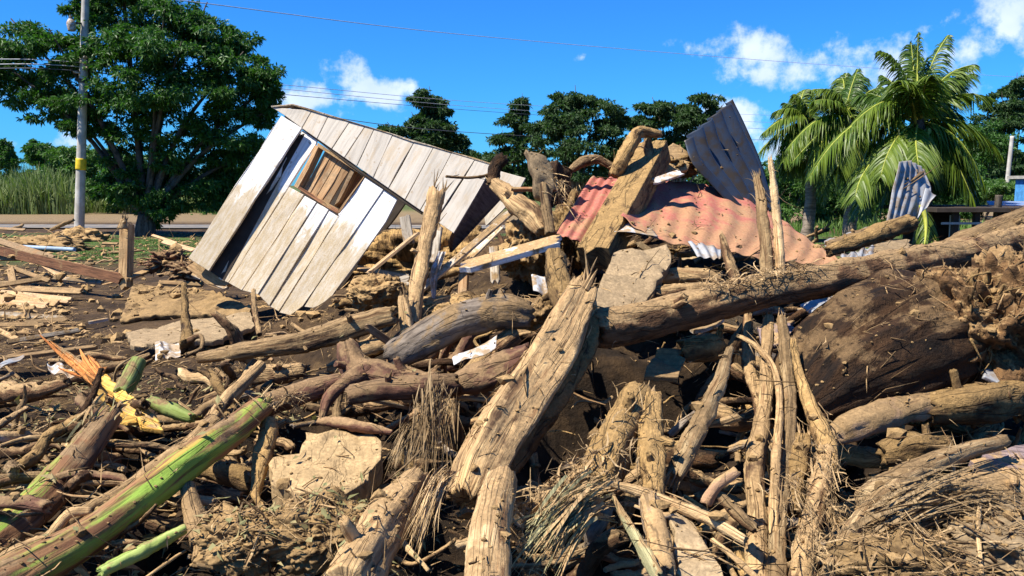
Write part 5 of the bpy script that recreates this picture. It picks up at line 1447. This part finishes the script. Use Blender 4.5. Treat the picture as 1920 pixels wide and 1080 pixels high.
lump('root_clump', 'red-brown root clump left of the house corner', 'root clump', 318, 492, 12.5, .30, .25, .14, 'red', .6, 5, 4, 15)
lump('root_clump', 'second darker root clump touching the house corner', 'root clump', 360, 508, 12.0, .28, .25, .12, 'red', .6, 5, 4, 16)
lump('mud_mound', 'low mud mound at the foot of the concrete pole', 'mud lump', 150, 452, 26, .9, .8, .35, 'clod', .35, 5, 2.4, 17)
lump('mud_mound', 'low dark mud mound left of the concrete pole', 'mud lump', 85, 465, 22, 1.1, .6, .28, 'clod', .35, 5, 2.4, 18)
lump('mud_mound', 'tall clotted soil mass under the right edge of the root plate', 'mud lump', 1905, 640, 5.6, .35, .35, .38, 'bark2', .45, 6, 2.8, 19)
lump('mud_mound', 'pale mud shelf in the bottom right corner', 'mud lump', 1890, 1010, 3.3, .3, .3, .10, 'slab', .25, 5, 2.4, 21)
lump('mud_mound', 'mud shelf at the bottom edge below the palm stalk', 'mud lump', 1700, 1060, 3.1, .25, .25, .10, 'clod', .35, 5, 2.4, 22)

# ------------------------------------------------------------------ left yard: planks, post, pipe
ptube('blue_pipe', [P(25, 462, 19.5), P(140, 468, 19.0)], [.045, .045], 'bluepipe'); o = bpy.data.objects['blue_pipe']; recenter(o); tag(o, 'pale blue pipe lying on the ground at left', 'pipe')
o = board('post', 'square brown post standing in the ground left of the house', 'post', (232, 422, 12.0), (229, 535, 12.0), 18, 'plank', .13, None, up=(-.3, -1, 0))
log('wood_splinters', 'shredded top of the square brown post', 'splinters', [(234, 412, 14, 11.9), (232, 426, 20, 11.9)], 'peeled', nseg=12, fib=20, flen=.2, spl=1)
for k, (lb, a_, b_, w_, m_, rl) in enumerate([
    ('red-brown long plank pointing at the square post', (-20, 466, 14.5), (222, 522, 12.0), 17, 'plankred', 50),
    ('pale beam lying along the top of the red-brown plank', (-10, 448, 15.5), (95, 482, 14.2), 12, 'plankclean', 0),
    ('light plank at far left under the pale beam', (-20, 484, 14.5), (85, 482, 14), 9, 'plank', 20),
    ('grey plank ending in the mud near the square post', (100, 520, 13), (190, 528, 12.6), 8, 'plankgrey', 0),
    ('short leaning stick plank at far left', (18, 502, 13.2), (24, 530, 12.8), 12, 'plank', 0),
    ('flat plank crossing below the short leaning one', (25, 502, 13.3), (90, 525, 12.8), 8, 'plank', 0),
    ('thin plank poking towards the mud hollow', (82, 496, 13.4), (120, 522, 12.9), 9, 'plankclean', 0),
    ('dark edged plank at the left picture edge', (-20, 537, 12.4), (80, 521, 12.9), 9, 'plank', 30),
    ('topmost board of the fanned stack at left', (30, 540, 12.4), (150, 545, 12.2), 13, 'plank', 0),
    ('second board of the fanned stack at left', (0, 548, 12.2), (128, 562, 11.8), 14, 'plankclean', 0),
    ('third board of the fanned stack at left', (-20, 552, 12.1), (105, 568, 11.7), 14, 'plank', 0),
    ('fourth board of the fanned stack at left', (-20, 564, 12.0), (85, 572, 11.6), 14, 'plankclean', 0),
    ('fifth board of the fanned stack at left', (-20, 574, 11.8), (60, 578, 11.5), 13, 'plank', 0),
    ('grey board below the fanned stack', (-20, 586, 11), (118, 596, 10.4), 11, 'plankgrey', 0),
    ('wide board ending at the mud hollow', (48, 604, 10.2), (122, 597, 10.3), 12, 'plank', 0),
    ('long thin board at left edge below the fanned stack', (-20, 608, 10), (80, 607, 10), 8, 'plank', 20),
    ('dark underside board in the lower left yard', (15, 640, 8.7), (148, 618, 9.2), 8, 'plankgrey', 40),
    ('long tan board running from left edge to the orange splinters', (-20, 672, 7.4), (176, 648, 8.1), 13, 'plank', 0),
    ('short board leaning at the left edge', (-10, 615, 9.6), (30, 634, 9.0), 9, 'plank', 0),
    ('board near the house corner', (298, 528, 11.8), (378, 532, 11.6), 9, 'plank', 0),
    ('thin board touching the house corner', (330, 512, 12), (400, 522, 11.4), 8, 'plankgrey', 0),
    ('dark edged board between post and root clump', (240, 520, 12), (286, 502, 12.6), 12, 'plank', 20),
    ('flat board tip sliding under the house corner', (340, 500, 12.2), (425, 535, 10.6), 16, 'plankgrey', 0),
    ('pale plank on the grass right of the pole', (305, 452, 19), (362, 468, 16.8), 9, 'plankclean', 0),
    ('small pale board beside the post on the grass', (192, 455, 19), (220, 456, 19), 5, 'plank', 0),
    ('small board chip in the mud hollow', (168, 602, 10), (200, 596, 10.2), 6, 'plankgrey', 0),
    ('pale plank at the far left of the yard', (-10, 427, 25), (45, 430, 24.5), 6, 'plankclean', 0),
    ('narrow plank leaning near the big tree', (285, 440, 24), (330, 455, 20), 5, 'plankclean', 0)]):
    board('plank', lb, 'plank', a_, b_, w_, m_, .035, rl, 'scattered planks in the left yard')
slab('mud_bank', 'straight-cut mud bank in the hollow left of the house', 'mud bank', [(250, 532, 11.8), (400, 545, 11.0), (470, 572, 10.2), (470, 592, 10.0), (330, 590, 10.4), (225, 600, 10.2)], 'clod', .05, .02)

# ------------------------------------------------------------------ countable loose sticks strewn everywhere
CNAME = {'dark': 'blackish soaked', 'grey': 'greyish', 'tan': 'tan', 'bark': 'dark brown', 'bark2': 'mud-caked', 'red': 'reddish', 'peeled': 'pale peeled', 'plank': 'muddy flat', 'plankclean': 'bare orange', 'fibre': 'straw-coloured'}
LAND = [(985, 695, 'the massive split log'), (912, 1000, 'the banded bottom log'), (720, 1000, 'the slanting bottom log'), (300, 900, 'the long banana stem'), (90, 900, 'the shorter banana stem'),
        (160, 690, 'the orange splinters'), (620, 860, 'the flat wooden block'), (360, 960, 'the pale stump stub'), (720, 705, 'the forked reddish root'), (850, 610, 'the arching grey log'), (560, 640, 'the long tan log'),
        (490, 860, 'the hanging bark piece'), (240, 780, 'the yellow board'), (1140, 850, 'the mud-crusted trunk chunk'), (1300, 800, 'the peeled twisted branch'), (1240, 1020, 'the smooth grey stub'), (1060, 990, 'the grey-green leaf bundle'),
        (1430, 850, 'the standing stem bundle'), (1540, 900, 'the crooked leaning stem'), (1620, 1000, 'the wide palm stalk'), (1800, 960, 'the arching palm stalk'), (1850, 910, 'the pinkish smooth log'), (1710, 840, 'the mud-clotted log'),
        (1650, 780, 'the pale-topped log'), (1620, 680, 'the enormous dark trunk'), (1200, 520, 'the leaning grit slab'), (1165, 370, 'the mud-coated beam'), (1320, 400, 'the red roof sheet'), (1500, 530, 'the long trunk'), (790, 480, 'the shattered upright trunk'),
        (960, 470, 'the worn white plank'), (820, 520, 'the white cloth'), (975, 390, 'the pale stub under the slabs'), (1440, 430, 'the tall broken stems'), (230, 480, 'the square brown post'), (150, 440, 'the concrete pole'), (60, 560, 'the fanned board stack'),
        (100, 490, 'the red-brown plank'), (320, 560, 'the mud hollow'), (400, 610, 'the pale flat board'), (340, 500, 'the red-brown root clumps'), (345, 600, 'the mud-furred thin post'), (60, 650, 'the long tan board'), (1640, 480, 'the crumpled shiny sheet'), (1200, 700, 'the black hollow')]
ORD = ['', 'second ', 'third ', 'fourth ', 'fifth ', 'sixth ', 'seventh ', 'eighth ']
PEND = []


def name_all():
    from collections import defaultdict
    g_ = defaultdict(list)
    for o, x, y, key in PEND: g_[key].append((x, o))
    for (pre, post), lst in g_.items():
        lst.sort(key=lambda t: t[0])
        for i, (x, o) in enumerate(lst):
            o['label'] = (pre + ' ' + post) if len(lst) == 1 else f"{ORD[min(i, 7)]}{pre} from the left {post}" if i else f"leftmost {pre} {post}"


def strewn(n, region, wr, lr, mats, seed, name, label, cat, group, ylim=None, updown=.5, lift=.08):
    r = random.Random(seed); kept = 0
    for k in range(n):
        x, y = r.uniform(*region[0]), r.uniform(*region[1])
        a = r.gauss(-.5, .9); L = r.uniform(*lr); w = wr[0] + (wr[1] - wr[0]) * r.random() ** 1.7
        dy, j1, j2, tp, mt = r.gauss(0, .6), r.gauss(0, .1), r.gauss(.04, .05), r.uniform(.4, .9), r.choice(mats)
        if (340 < x < 640 and y < 600) or in_open(x, y): continue
        Y = S(x, y, lift * r.uniform(.6, 1.2)); c = P(x, y, Y); s = Y / F
        if c.z > float(Hbase(c.x, c.y)) + lift * 1.2 + .1: continue          # nothing there to lie on
        d = Vector((math.cos(a), dy, -math.sin(a) * updown)).normalized()
        p0, p2 = c - d * L * s / 2, c + d * L * s / 2
        p1 = c + Vector((j1, j1 * .6, j2)) * L * s
        for p in (p0, p2):
            hh = float(Hbase(p.x, p.y)) + .02
            if p.z < hh: p.z = hh + .03
        rk = random.Random(k * 31 + seed); kink = lambda: Vector((rk.gauss(0, 1), rk.gauss(0, 1), rk.gauss(0, 1))) * L * s * .035
        cen_ = [p0, p0.lerp(p1, .5) + kink(), p1, p1.lerp(p2, .55) + kink(), p2]
        v, q, t_, u, inf = tube(cen_, [w / 2 * s * z_ for z_ in (rk.uniform(.75, 1), rk.uniform(.85, 1.1), rk.uniform(.8, 1), rk.uniform(.7, 1), tp)], 11, rough=.18, ridge=.26, seed=k + seed, wob=.012, jag=(1.3, 1.3), nmax=50, square=rk.choice([0, 0, .5, .9]))
        A = Acc(); A.add(v, q, t_, u); o = A.obj(name, M[mt]); recenter(o)
        near = min(LAND, key=lambda q_: (q_[0] - x) ** 2 + 1.5 * (q_[1] - y) ** 2)[2]
        sz = 'thick' if w > wr[0] + .5 * (wr[1] - wr[0]) else 'thin'
        ln = 'long' if L > (lr[0] + lr[1]) / 2 else 'short'
        tag(o, label, cat, group); PEND.append((o, x, y, (f"{ln} {sz} {CNAME[mt]} {cat}", f"beside {near}")))
        if w > 12:
            f = fibres_on(inf, 8, k, .09).obj('bark_fibres', M['fibre']); f['kind'] = 'stuff'; f.parent = o
            f.matrix_parent_inverse = __import__('mathutils').Matrix.Translation(o.location).inverted()
        SOLID.append(o)


strewn(70, ((-20, 700), (690, 1075)), (7, 26), (60, 190), ['tan', 'bark', 'bark2', 'red', 'peeled', 'grey', 'dark', 'bark'], 100, 'broken_stick', 'muddy broken stick lying in the left foreground litter', 'stick', 'sticks in the left foreground litter')
strewn(80, ((700, 1450), (600, 1075)), (8, 30), (60, 200), ['tan', 'bark', 'bark2', 'bark', 'peeled', 'grey', 'dark', 'bark'], 200, 'broken_branch', 'muddy broken branch lying deep in the central heap', 'branch', 'branches deep in the central heap')
strewn(80, ((1450, 1930), (780, 1075)), (8, 28), (60, 220), ['tan', 'bark', 'bark2', 'peeled', 'fibre', 'grey', 'dark', 'bark'], 300, 'broken_stalk', 'muddy broken stem lying in the right foreground tangle', 'stem', 'stems in the right foreground tangle')
strewn(110, ((560, 1560), (400, 640)), (5, 18), (40, 130), ['tan', 'bark', 'bark2', 'plank', 'grey', 'dark', 'bark'], 400, 'broken_stick', 'muddy stick lodged in the upper slope of the heap', 'stick', 'sticks lodged in the upper slope of the heap')
strewn(70, ((-20, 520), (425, 690)), (3, 8), (20, 70), ['tan', 'plank', 'peeled', 'plankclean'], 500, 'wood_scrap', 'small wood scrap lying on the mud of the left yard', 'wood scrap', 'wood scraps on the left yard', updown=.1)


strewn(70, ((980, 1920), (660, 1070)), (12, 44), (90, 260), ['bark', 'tan', 'bark2', 'bark', 'grey', 'grey', 'dark', 'bark'], 610, 'broken_branch', 'thick muddy branch wedged across the hollows at right', 'branch', 'branches wedged across the hollows', lift=.55)
strewn(90, ((-20, 960), (640, 1070)), (9, 36), (70, 240), ['bark', 'tan', 'bark2', 'red', 'peeled', 'grey', 'dark', 'bark'], 620, 'broken_branch', 'thick muddy branch wedged across the left hollows', 'branch', 'branches wedged across the hollows', lift=.22)
rv = random.Random(77)
for k in range(120):
    x, y = (rv.uniform(-20, 620), rv.uniform(690, 1060)) if k < 60 else (rv.uniform(620, 1920), rv.uniform(620, 1060))
    a = rv.uniform(0, 6.28); L = rv.uniform(50, 150); Y = S(x, y, .12 if x < 900 else .5); s = Y / F
    pts = [P(x, y, Y)]
    for j in range(4):
        a += rv.gauss(0, .55); q_ = pts[-1] + Vector((math.cos(a), rv.gauss(0, .5), math.sin(a) * .45)) * L * s * .33
        q_.z = max(q_.z, float(Hbase(q_.x, q_.y)) + .02); pts.append(q_)
    w = rv.uniform(2.5, 8) / 2 * s; mt = rv.choice(['tan', 'bark', 'bark2', 'peeled', 'fibre'])
    v, q, t_, u, inf = tube(pts, [w, w * .9, w * .8, w * .6, w * .3], 7, rough=.2, ridge=.1, seed=k + 900, wob=.012, nmax=60, step=.03, jag=(.5, .3))
    A = Acc(); A.add(v, q, t_, u); o = A.obj('root', M[mt]); recenter(o)
    near = min(LAND, key=lambda q_: (q_[0] - x) ** 2 + 1.5 * (q_[1] - y) ** 2)[2]
    tag(o, 'winding thin root', 'root', 'winding roots caught in the debris'); PEND.append((o, x, y, (f"{'long' if L > 100 else 'short'} winding {CNAME[mt]} root", f"beside {near}"))); SOLID.append(o)
for k in range(70):
    x, y = rv.uniform(560, 1920), rv.uniform(470, 1050)
    if (x > 1480 and y < 760) or in_open(x, y, 1.15): continue
    Y = S(x, y, .1 if y < 650 else .45); c_ = P(x, y, Y)
    if c_.z > float(Hbase(c_.x, c_.y)) + .6: continue
    a = rv.uniform(-.9, .9); L = rv.uniform(40, 130); mt = rv.choice(['plank', 'plankgrey', 'slab', 'plankclean', 'bark2'])
    o = board('plank', 'x', 'plank', (x - L / 2 * math.cos(a), y + L / 2 * math.sin(a), Y), (x + L / 2 * math.cos(a), y - L / 2 * math.sin(a), Y + rv.uniform(.0, .5)), rv.uniform(8, 34), mt, rv.uniform(.015, .05), rv.uniform(-50, 50), 'broken planks stuck in the heap')
    near = min(LAND, key=lambda q_: (q_[0] - x) ** 2 + 1.5 * (q_[1] - y) ** 2)[2]
    PEND.append((o, x, y, (f"{'long' if L > 85 else 'short'} {dict(plank='muddy', plankgrey='grey', slab='mud-coated', plankclean='orange-brown', bark2='dark caked')[mt]} broken plank", f"beside {near}")))
name_all()
# bundles of shredded leaf strips
def bundle(name, label, cat, a, b, n, spread_px, mat, seed, w=.008, sag=.15, fan=1.0, curl=.1):
    r = np.random.default_rng(seed); A = Acc(); a3, b3 = np.array(P(*a)), np.array(P(*b)); L = np.linalg.norm(b3 - a3); s = (a[2] + b[2]) / 2 / F * spread_px
    for _ in range(n):
        o0 = r.normal(0, .38, 3) * s; o1 = r.normal(0, .42, 3) * s * fan; f0 = r.random() * .45; f1 = 1 - r.random() * .4
        A0, B0 = a3 + o0, b3 + o1; t = np.linspace(f0, f1, 7)[:, None]
        C = A0 + (B0 - A0) * t + np.array([0, 0, 1.0]) * (sag * L * 4 * t * (1 - t)) + r.normal(0, curl * .6, 3) * L * t ** 2
        V, Q = ribbon(C, w * .85 * (.35 + 1.5 * r.random() ** 2) * np.array([.8, 1, 1, .9, .8, .5, .1]), up=r.normal(0, 1, 3)); A.add(V, Q, None, np.c_[V[:, 0], V[:, 2]])
    o = A.obj(name, M[mat]); recenter(o); tag(o, label, cat); return o


def mat_(name, label, cat, a, b, n, spread_px, mat, seed, w=.006, ln=.16, wild=.55):
    r = np.random.default_rng(seed); A = Acc(); a3, b3 = np.array(P(*a)), np.array(P(*b)); ax = b3 - a3; L = np.linalg.norm(ax); ax /= L; s = (a[2] + b[2]) / 2 / F * spread_px
    for _ in range(n):
        c = a3 + ax * L * r.random() + r.normal(0, .42, 3) * s * np.array([1, 1, .6]); dd = ax * r.choice([-1, 1]) + r.normal(0, wild, 3); dd /= np.linalg.norm(dd)
        q_ = ln * (.3 + 1.2 * r.random() ** 1.5); t = np.linspace(-.5, .5, 6)[:, None]
        C = c + dd * q_ * t + r.normal(0, .5, 3) * q_ * t ** 2 + np.array([0, 0, -.5]) * q_ * t ** 2
        V, Q = ribbon(C, w * (.3 + 1.8 * r.random() ** 3) * np.array([.5, 1, 1, .9, .7, .2]), up=r.normal(0, 1, 3)); A.add(V, Q, None, np.c_[V[:, 0], V[:, 2]])
    o = A.obj(name, M[mat]); recenter(o); tag(o, label, cat); return o


bundle('leaf_bundle', 'sheaf of dry shredded leaves left of the massive split log', 'leaf bundle', (820, 735, 4.5), (800, 900, 4.0), 260, 60, 'fibre', 1)
bundle('leaf_bundle', 'drooping dry leaf strips left of the shredded sheaf', 'leaf bundle', (800, 800, 4.4), (740, 890, 4.2), 170, 40, 'fibre', 2, sag=.3)
bundle('leaf_bundle', 'dry strips spilling down over the slanting bottom log', 'leaf bundle', (845, 890, 3.75), (770, 1050, 3.2), 150, 36, 'fibre', 3)
bundle('leaf_bundle', 'grey-green bundle of split leaves at bottom centre', 'leaf bundle', (1140, 925, 3.6), (985, 1050, 3.2), 280, 70, 'greenfibre', 4, w=.011, sag=.1)
mat_('leaf_mat', 'tangled dry leaf mass above the grey-green bundle', 'leaf mat', (1120, 880, 3.85), (985, 965, 3.5), 420, 60, 'fibre', 5, .008)
mat_('leaf_mat', 'frayed fibres matted over the mud-crusted trunk chunk', 'leaf mat', (1200, 770, 4.15), (1090, 900, 3.75), 320, 60, 'fibre', 6, .006, .12)
bundle('leaf_bundle', 'curved ribs sweeping to the lower right edge', 'leaf bundle', (1570, 1040, 3.2), (1900, 930, 3.5), 170, 70, 'fibre', 7, sag=.10, w=.010)
bundle('leaf_bundle', 'fine ribs fanning over the lower right stalks', 'leaf bundle', (1620, 960, 3.55), (1930, 1010, 3.3), 140, 90, 'fibre', 8, sag=.16, w=.007)
mat_('leaf_mat', 'frayed fibres hanging on the foot of the standing stems', 'leaf mat', (1545, 830, 4.2), (1560, 1000, 3.6), 260, 40, 'fibre', 9, .006, .14)
mat_('leaf_mat', 'fibre mat draped over the long trunk by the broken stems', 'leaf mat', (1330, 532, 5.1), (1520, 498, 5.4), 320, 26, 'fibre', 10, .006, .13)
bundle('leaf_bundle', 'shredded strips hanging below the slab on the heap', 'leaf bundle', (1040, 350, 7.5), (1060, 385, 7.4), 70, 40, 'fibre', 11, w=.008, curl=.5)
mat_('leaf_mat', 'frayed strips at the tip of the long banana stem', 'leaf mat', (470, 760, 4.7), (580, 735, 4.9), 130, 26, 'fibre', 12, .005, .12)
mat_('leaf_mat', 'limp fibres at the bottom edge by the standing stems', 'leaf mat', (1480, 880, 3.9), (1540, 1070, 3.2), 220, 50, 'fibre', 13, .005, .14)
bundle('leaf_bundle', 'dry leaf litter hanging over the left banana stem', 'leaf bundle', (210, 770, 4.9), (150, 870, 4.6), 60, 60, 'greenfibre', 14, w=.012, curl=.4)

# ------------------------------------------------------------------ litter dropped onto everything
import time
t0 = time.time()
VV, PP, off, STARTS, np_ = [], [], 0, [], 0
SOLID.remove(GROUND); SOLID.insert(0, GROUND)
for o in SOLID:
    me = o.data; n = len(me.vertices); co = np.empty(n * 3, np.float32); me.vertices.foreach_get('co', co); co = co.reshape(-1, 3)
    loc = np.array(o.location)
    if o is not GROUND: co = co + loc
    me.calc_loop_triangles(); tr = np.empty(len(me.loop_triangles) * 3, np.int32); me.loop_triangles.foreach_get('vertices', tr); tr = tr.reshape(-1, 3)
    if o is GROUND:
        c = co[tr].mean(1); tr = tr[(c[:, 1] < 30)]
    VV.append(co); PP.append(tr + off); off += n; STARTS.append(np_); np_ += len(tr)
VV = np.concatenate(VV); PP = np.concatenate(PP)
bvh = BVHTree.FromPolygons(VV.tolist(), PP.tolist())
print('bvh', len(PP), time.time() - t0)


import bisect
rr_ = random.Random(3)


def drop(n, ymin, ymax, seed, tr=(-.72, .72), keep=.25):
    r = np.random.default_rng(seed); out = []
    y = ymin * (ymax / ymin) ** r.random(n); x = r.uniform(*tr, n) * y
    for xx, yy in zip(x.tolist(), y.tolist()):
        if -4.6 < xx < -.6 and 9.3 < yy < 10.9: continue
        h = bvh.ray_cast(Vector((xx, yy, 4.0)), Vector((0, 0, -1)))
        if h[0] is None: continue
        own = bisect.bisect_right(STARTS, h[2]) - 1
        if own == 0 and in_open(*to_px(h[0])) and rr_.random() < .8: continue
        if own > 0 and rr_.random() > keep and not SOLID[own].name.startswith(('mud_', 'root_plate', 'root_clump')): continue
        out.append((h[0], h[1]))
    return out


import bmesh
_b = bmesh.new(); bmesh.ops.create_icosphere(_b, subdivisions=1, radius=1); ICO = np.array([v.co[:] for v in _b.verts]); ICF = np.array([[v.index for v in f.verts] for f in _b.faces]); _b.free()


def clods(name, label, pts, smin, smax, mat, seed, power=3.0, sink=.3):
    r = np.random.default_rng(seed); k = len(pts); n = len(ICO)
    loc = np.array([p[0][:] for p in pts]); s = smin + (smax - smin) * r.random(k) ** power
    V = ICO[None] * (1 + r.normal(0, .22, (k, n, 1))) * (s[:, None, None] * (np.array([1, 1, .75]) * (.7 + .6 * r.random((k, 1, 3)))))
    ang = r.random(k) * 6.28; c, sn = np.cos(ang)[:, None], np.sin(ang)[:, None]
    X = V[..., 0] * c - V[..., 1] * sn; Yv = V[..., 0] * sn + V[..., 1] * c
    V = np.stack([X, Yv, V[..., 2]], -1) + loc[:, None] + np.array([0, 0, 1.0]) * (s * (.5 - sink))[:, None, None]
    V = V.reshape(-1, 3); Fc = (ICF[None] + (np.arange(k) * n)[:, None, None]).reshape(-1, 3)
    o = mesh_obj(name, V, [Fc], M[mat], None, V[:, :2], False); return tag(o, label, None, None, 'stuff')


def twigs(name, label, pts, L0, L1, w0, w1, mat, seed, lift=.015, leafy=False):
    r = np.random.default_rng(seed); A = Acc(); loc = np.array([p[0][:] for p in pts]); nr = np.array([p[1][:] for p in pts])
    nr[nr[:, 2] < 0] *= -1; k = len(loc)
    d = r.normal(0, 1, (k, 3)); d -= nr * np.sum(d * nr, 1)[:, None]; d += nr * r.normal(.05, .16, (k, 1)); d /= np.linalg.norm(d, axis=1)[:, None]
    L = (L0 + (L1 - L0) * r.random((k, 1)) ** 2.2); w = (w0 + (w1 - w0) * r.random((k, 1)) ** 1.6)
    mid = loc + nr * lift * r.random((k, 1)); p0 = mid - d * L / 2 - np.array([0, 0, .1]) * L * .5; p2 = mid + d * L / 2 + r.normal(0, .12, (k, 3)) * L
    p1 = mid + r.normal(0, .07, (k, 3)) * L
    side = np.cross(d, nr); side /= np.linalg.norm(side, axis=1)[:, None] + 1e-9
    upv = np.cross(side, d)
    if leafy:
        V = np.stack([p0, p1 + side * w, p2, p1 - side * w], 1) + (nr * lift)[:, None]
        V = V.reshape(-1, 3); Q = np.arange(len(V)).reshape(-1, 4)
        o = mesh_obj(name, V, [Q], M[mat], None, V[:, :2], False)
    else:
        rings = []
        for p, f in ((p0, 1.0), (p1, .9), (p2, .35)):
            for a in (90, 210, 330):
                ca, sa = math.cos(math.radians(a)), math.sin(math.radians(a)); rings.append(p + (side * ca + upv * sa) * w * f)
        V = np.stack(rings, 1)
        q = []
        for j in (0, 3):
            for i in range(3): q.append((j + i, j + (i + 1) % 3, j + 3 + (i + 1) % 3, j + 3 + i))
        Q = (np.array(q)[None] + (np.arange(k) * 9)[:, None, None]).reshape(-1, 4)
        Tt = (np.array([[2, 1, 0], [6, 7, 8]])[None] + (np.arange(k) * 9)[:, None, None]).reshape(-1, 3)
        uv = np.stack([np.tile(np.array([0, .01, .02] * 3), k), np.repeat(L[:, 0], 9) * np.tile(np.array([0] * 3 + [.5] * 3 + [1] * 3), k) + np.repeat(r.random(k) * 9, 9)], -1)
        o = mesh_obj(name, V.reshape(-1, 3), [Q, Tt], M[mat], None, uv, True)
    return tag(o, label, None, None, 'stuff')


D = drop(26000, 2.5, 13, 1, keep=.3)
nD = len(D)
clods('mud_crumbs', 'crumbs and clods of mud strewn over the debris', D[:int(nD * .88)], .002, .013, 'clod', 1)
clods('mud_clods', 'larger dry mud clods strewn over the debris', [p for p in D[int(nD * .88):]], .008, .04, 'clod', 2, 4)
D = drop(28000, 2.5, 14, 2, keep=.13)
twigs('twigs', 'fine muddy twigs scattered over the debris', D[:len(D) // 2], .04, .30, .0012, .005, 'tan', 3)
twigs('dark_twigs', 'dark fine twigs scattered over the debris', D[len(D) // 2:int(len(D) * .72)], .04, .35, .002, .008, 'bark', 4)
twigs('dry_strips', 'dry leaf strips scattered over the debris', D[int(len(D) * .72):], .04, .28, .002, .007, 'fibre', 5, .02, True)
D = drop(2600, 2.8, 7, 5, (-.72, -.1), .08)
twigs('leaf_bits', 'torn green and brown leaves in the left foreground', D, .03, .12, .006, .022, 'litterleaf', 6, .02, True)
D = drop(5500, 9, 32, 7, (-.75, -.2))
clods('yard_rubble', 'fine rubble on the mud of the left yard', D[:3200], .01, .09, 'clod', 8, 4)
twigs('yard_twigs', 'wood bits on the mud of the left yard', D[3200:3200 + (len(D) - 3200) // 2], .1, .9, .005, .022, 'bark', 9, .03)
twigs('yard_chips', 'pale wood chips on the mud of the left yard', D[-420:], .1, .9, .006, .025, 'plank', 10, .03)
D = drop(2500, 9, 24, 11, (.35, .75))
twigs('far_rubble', 'rubble behind the right part of the heap', D, .1, 1.0, .006, .03, 'tan', 10, .05)
print('litter', time.time() - t0)
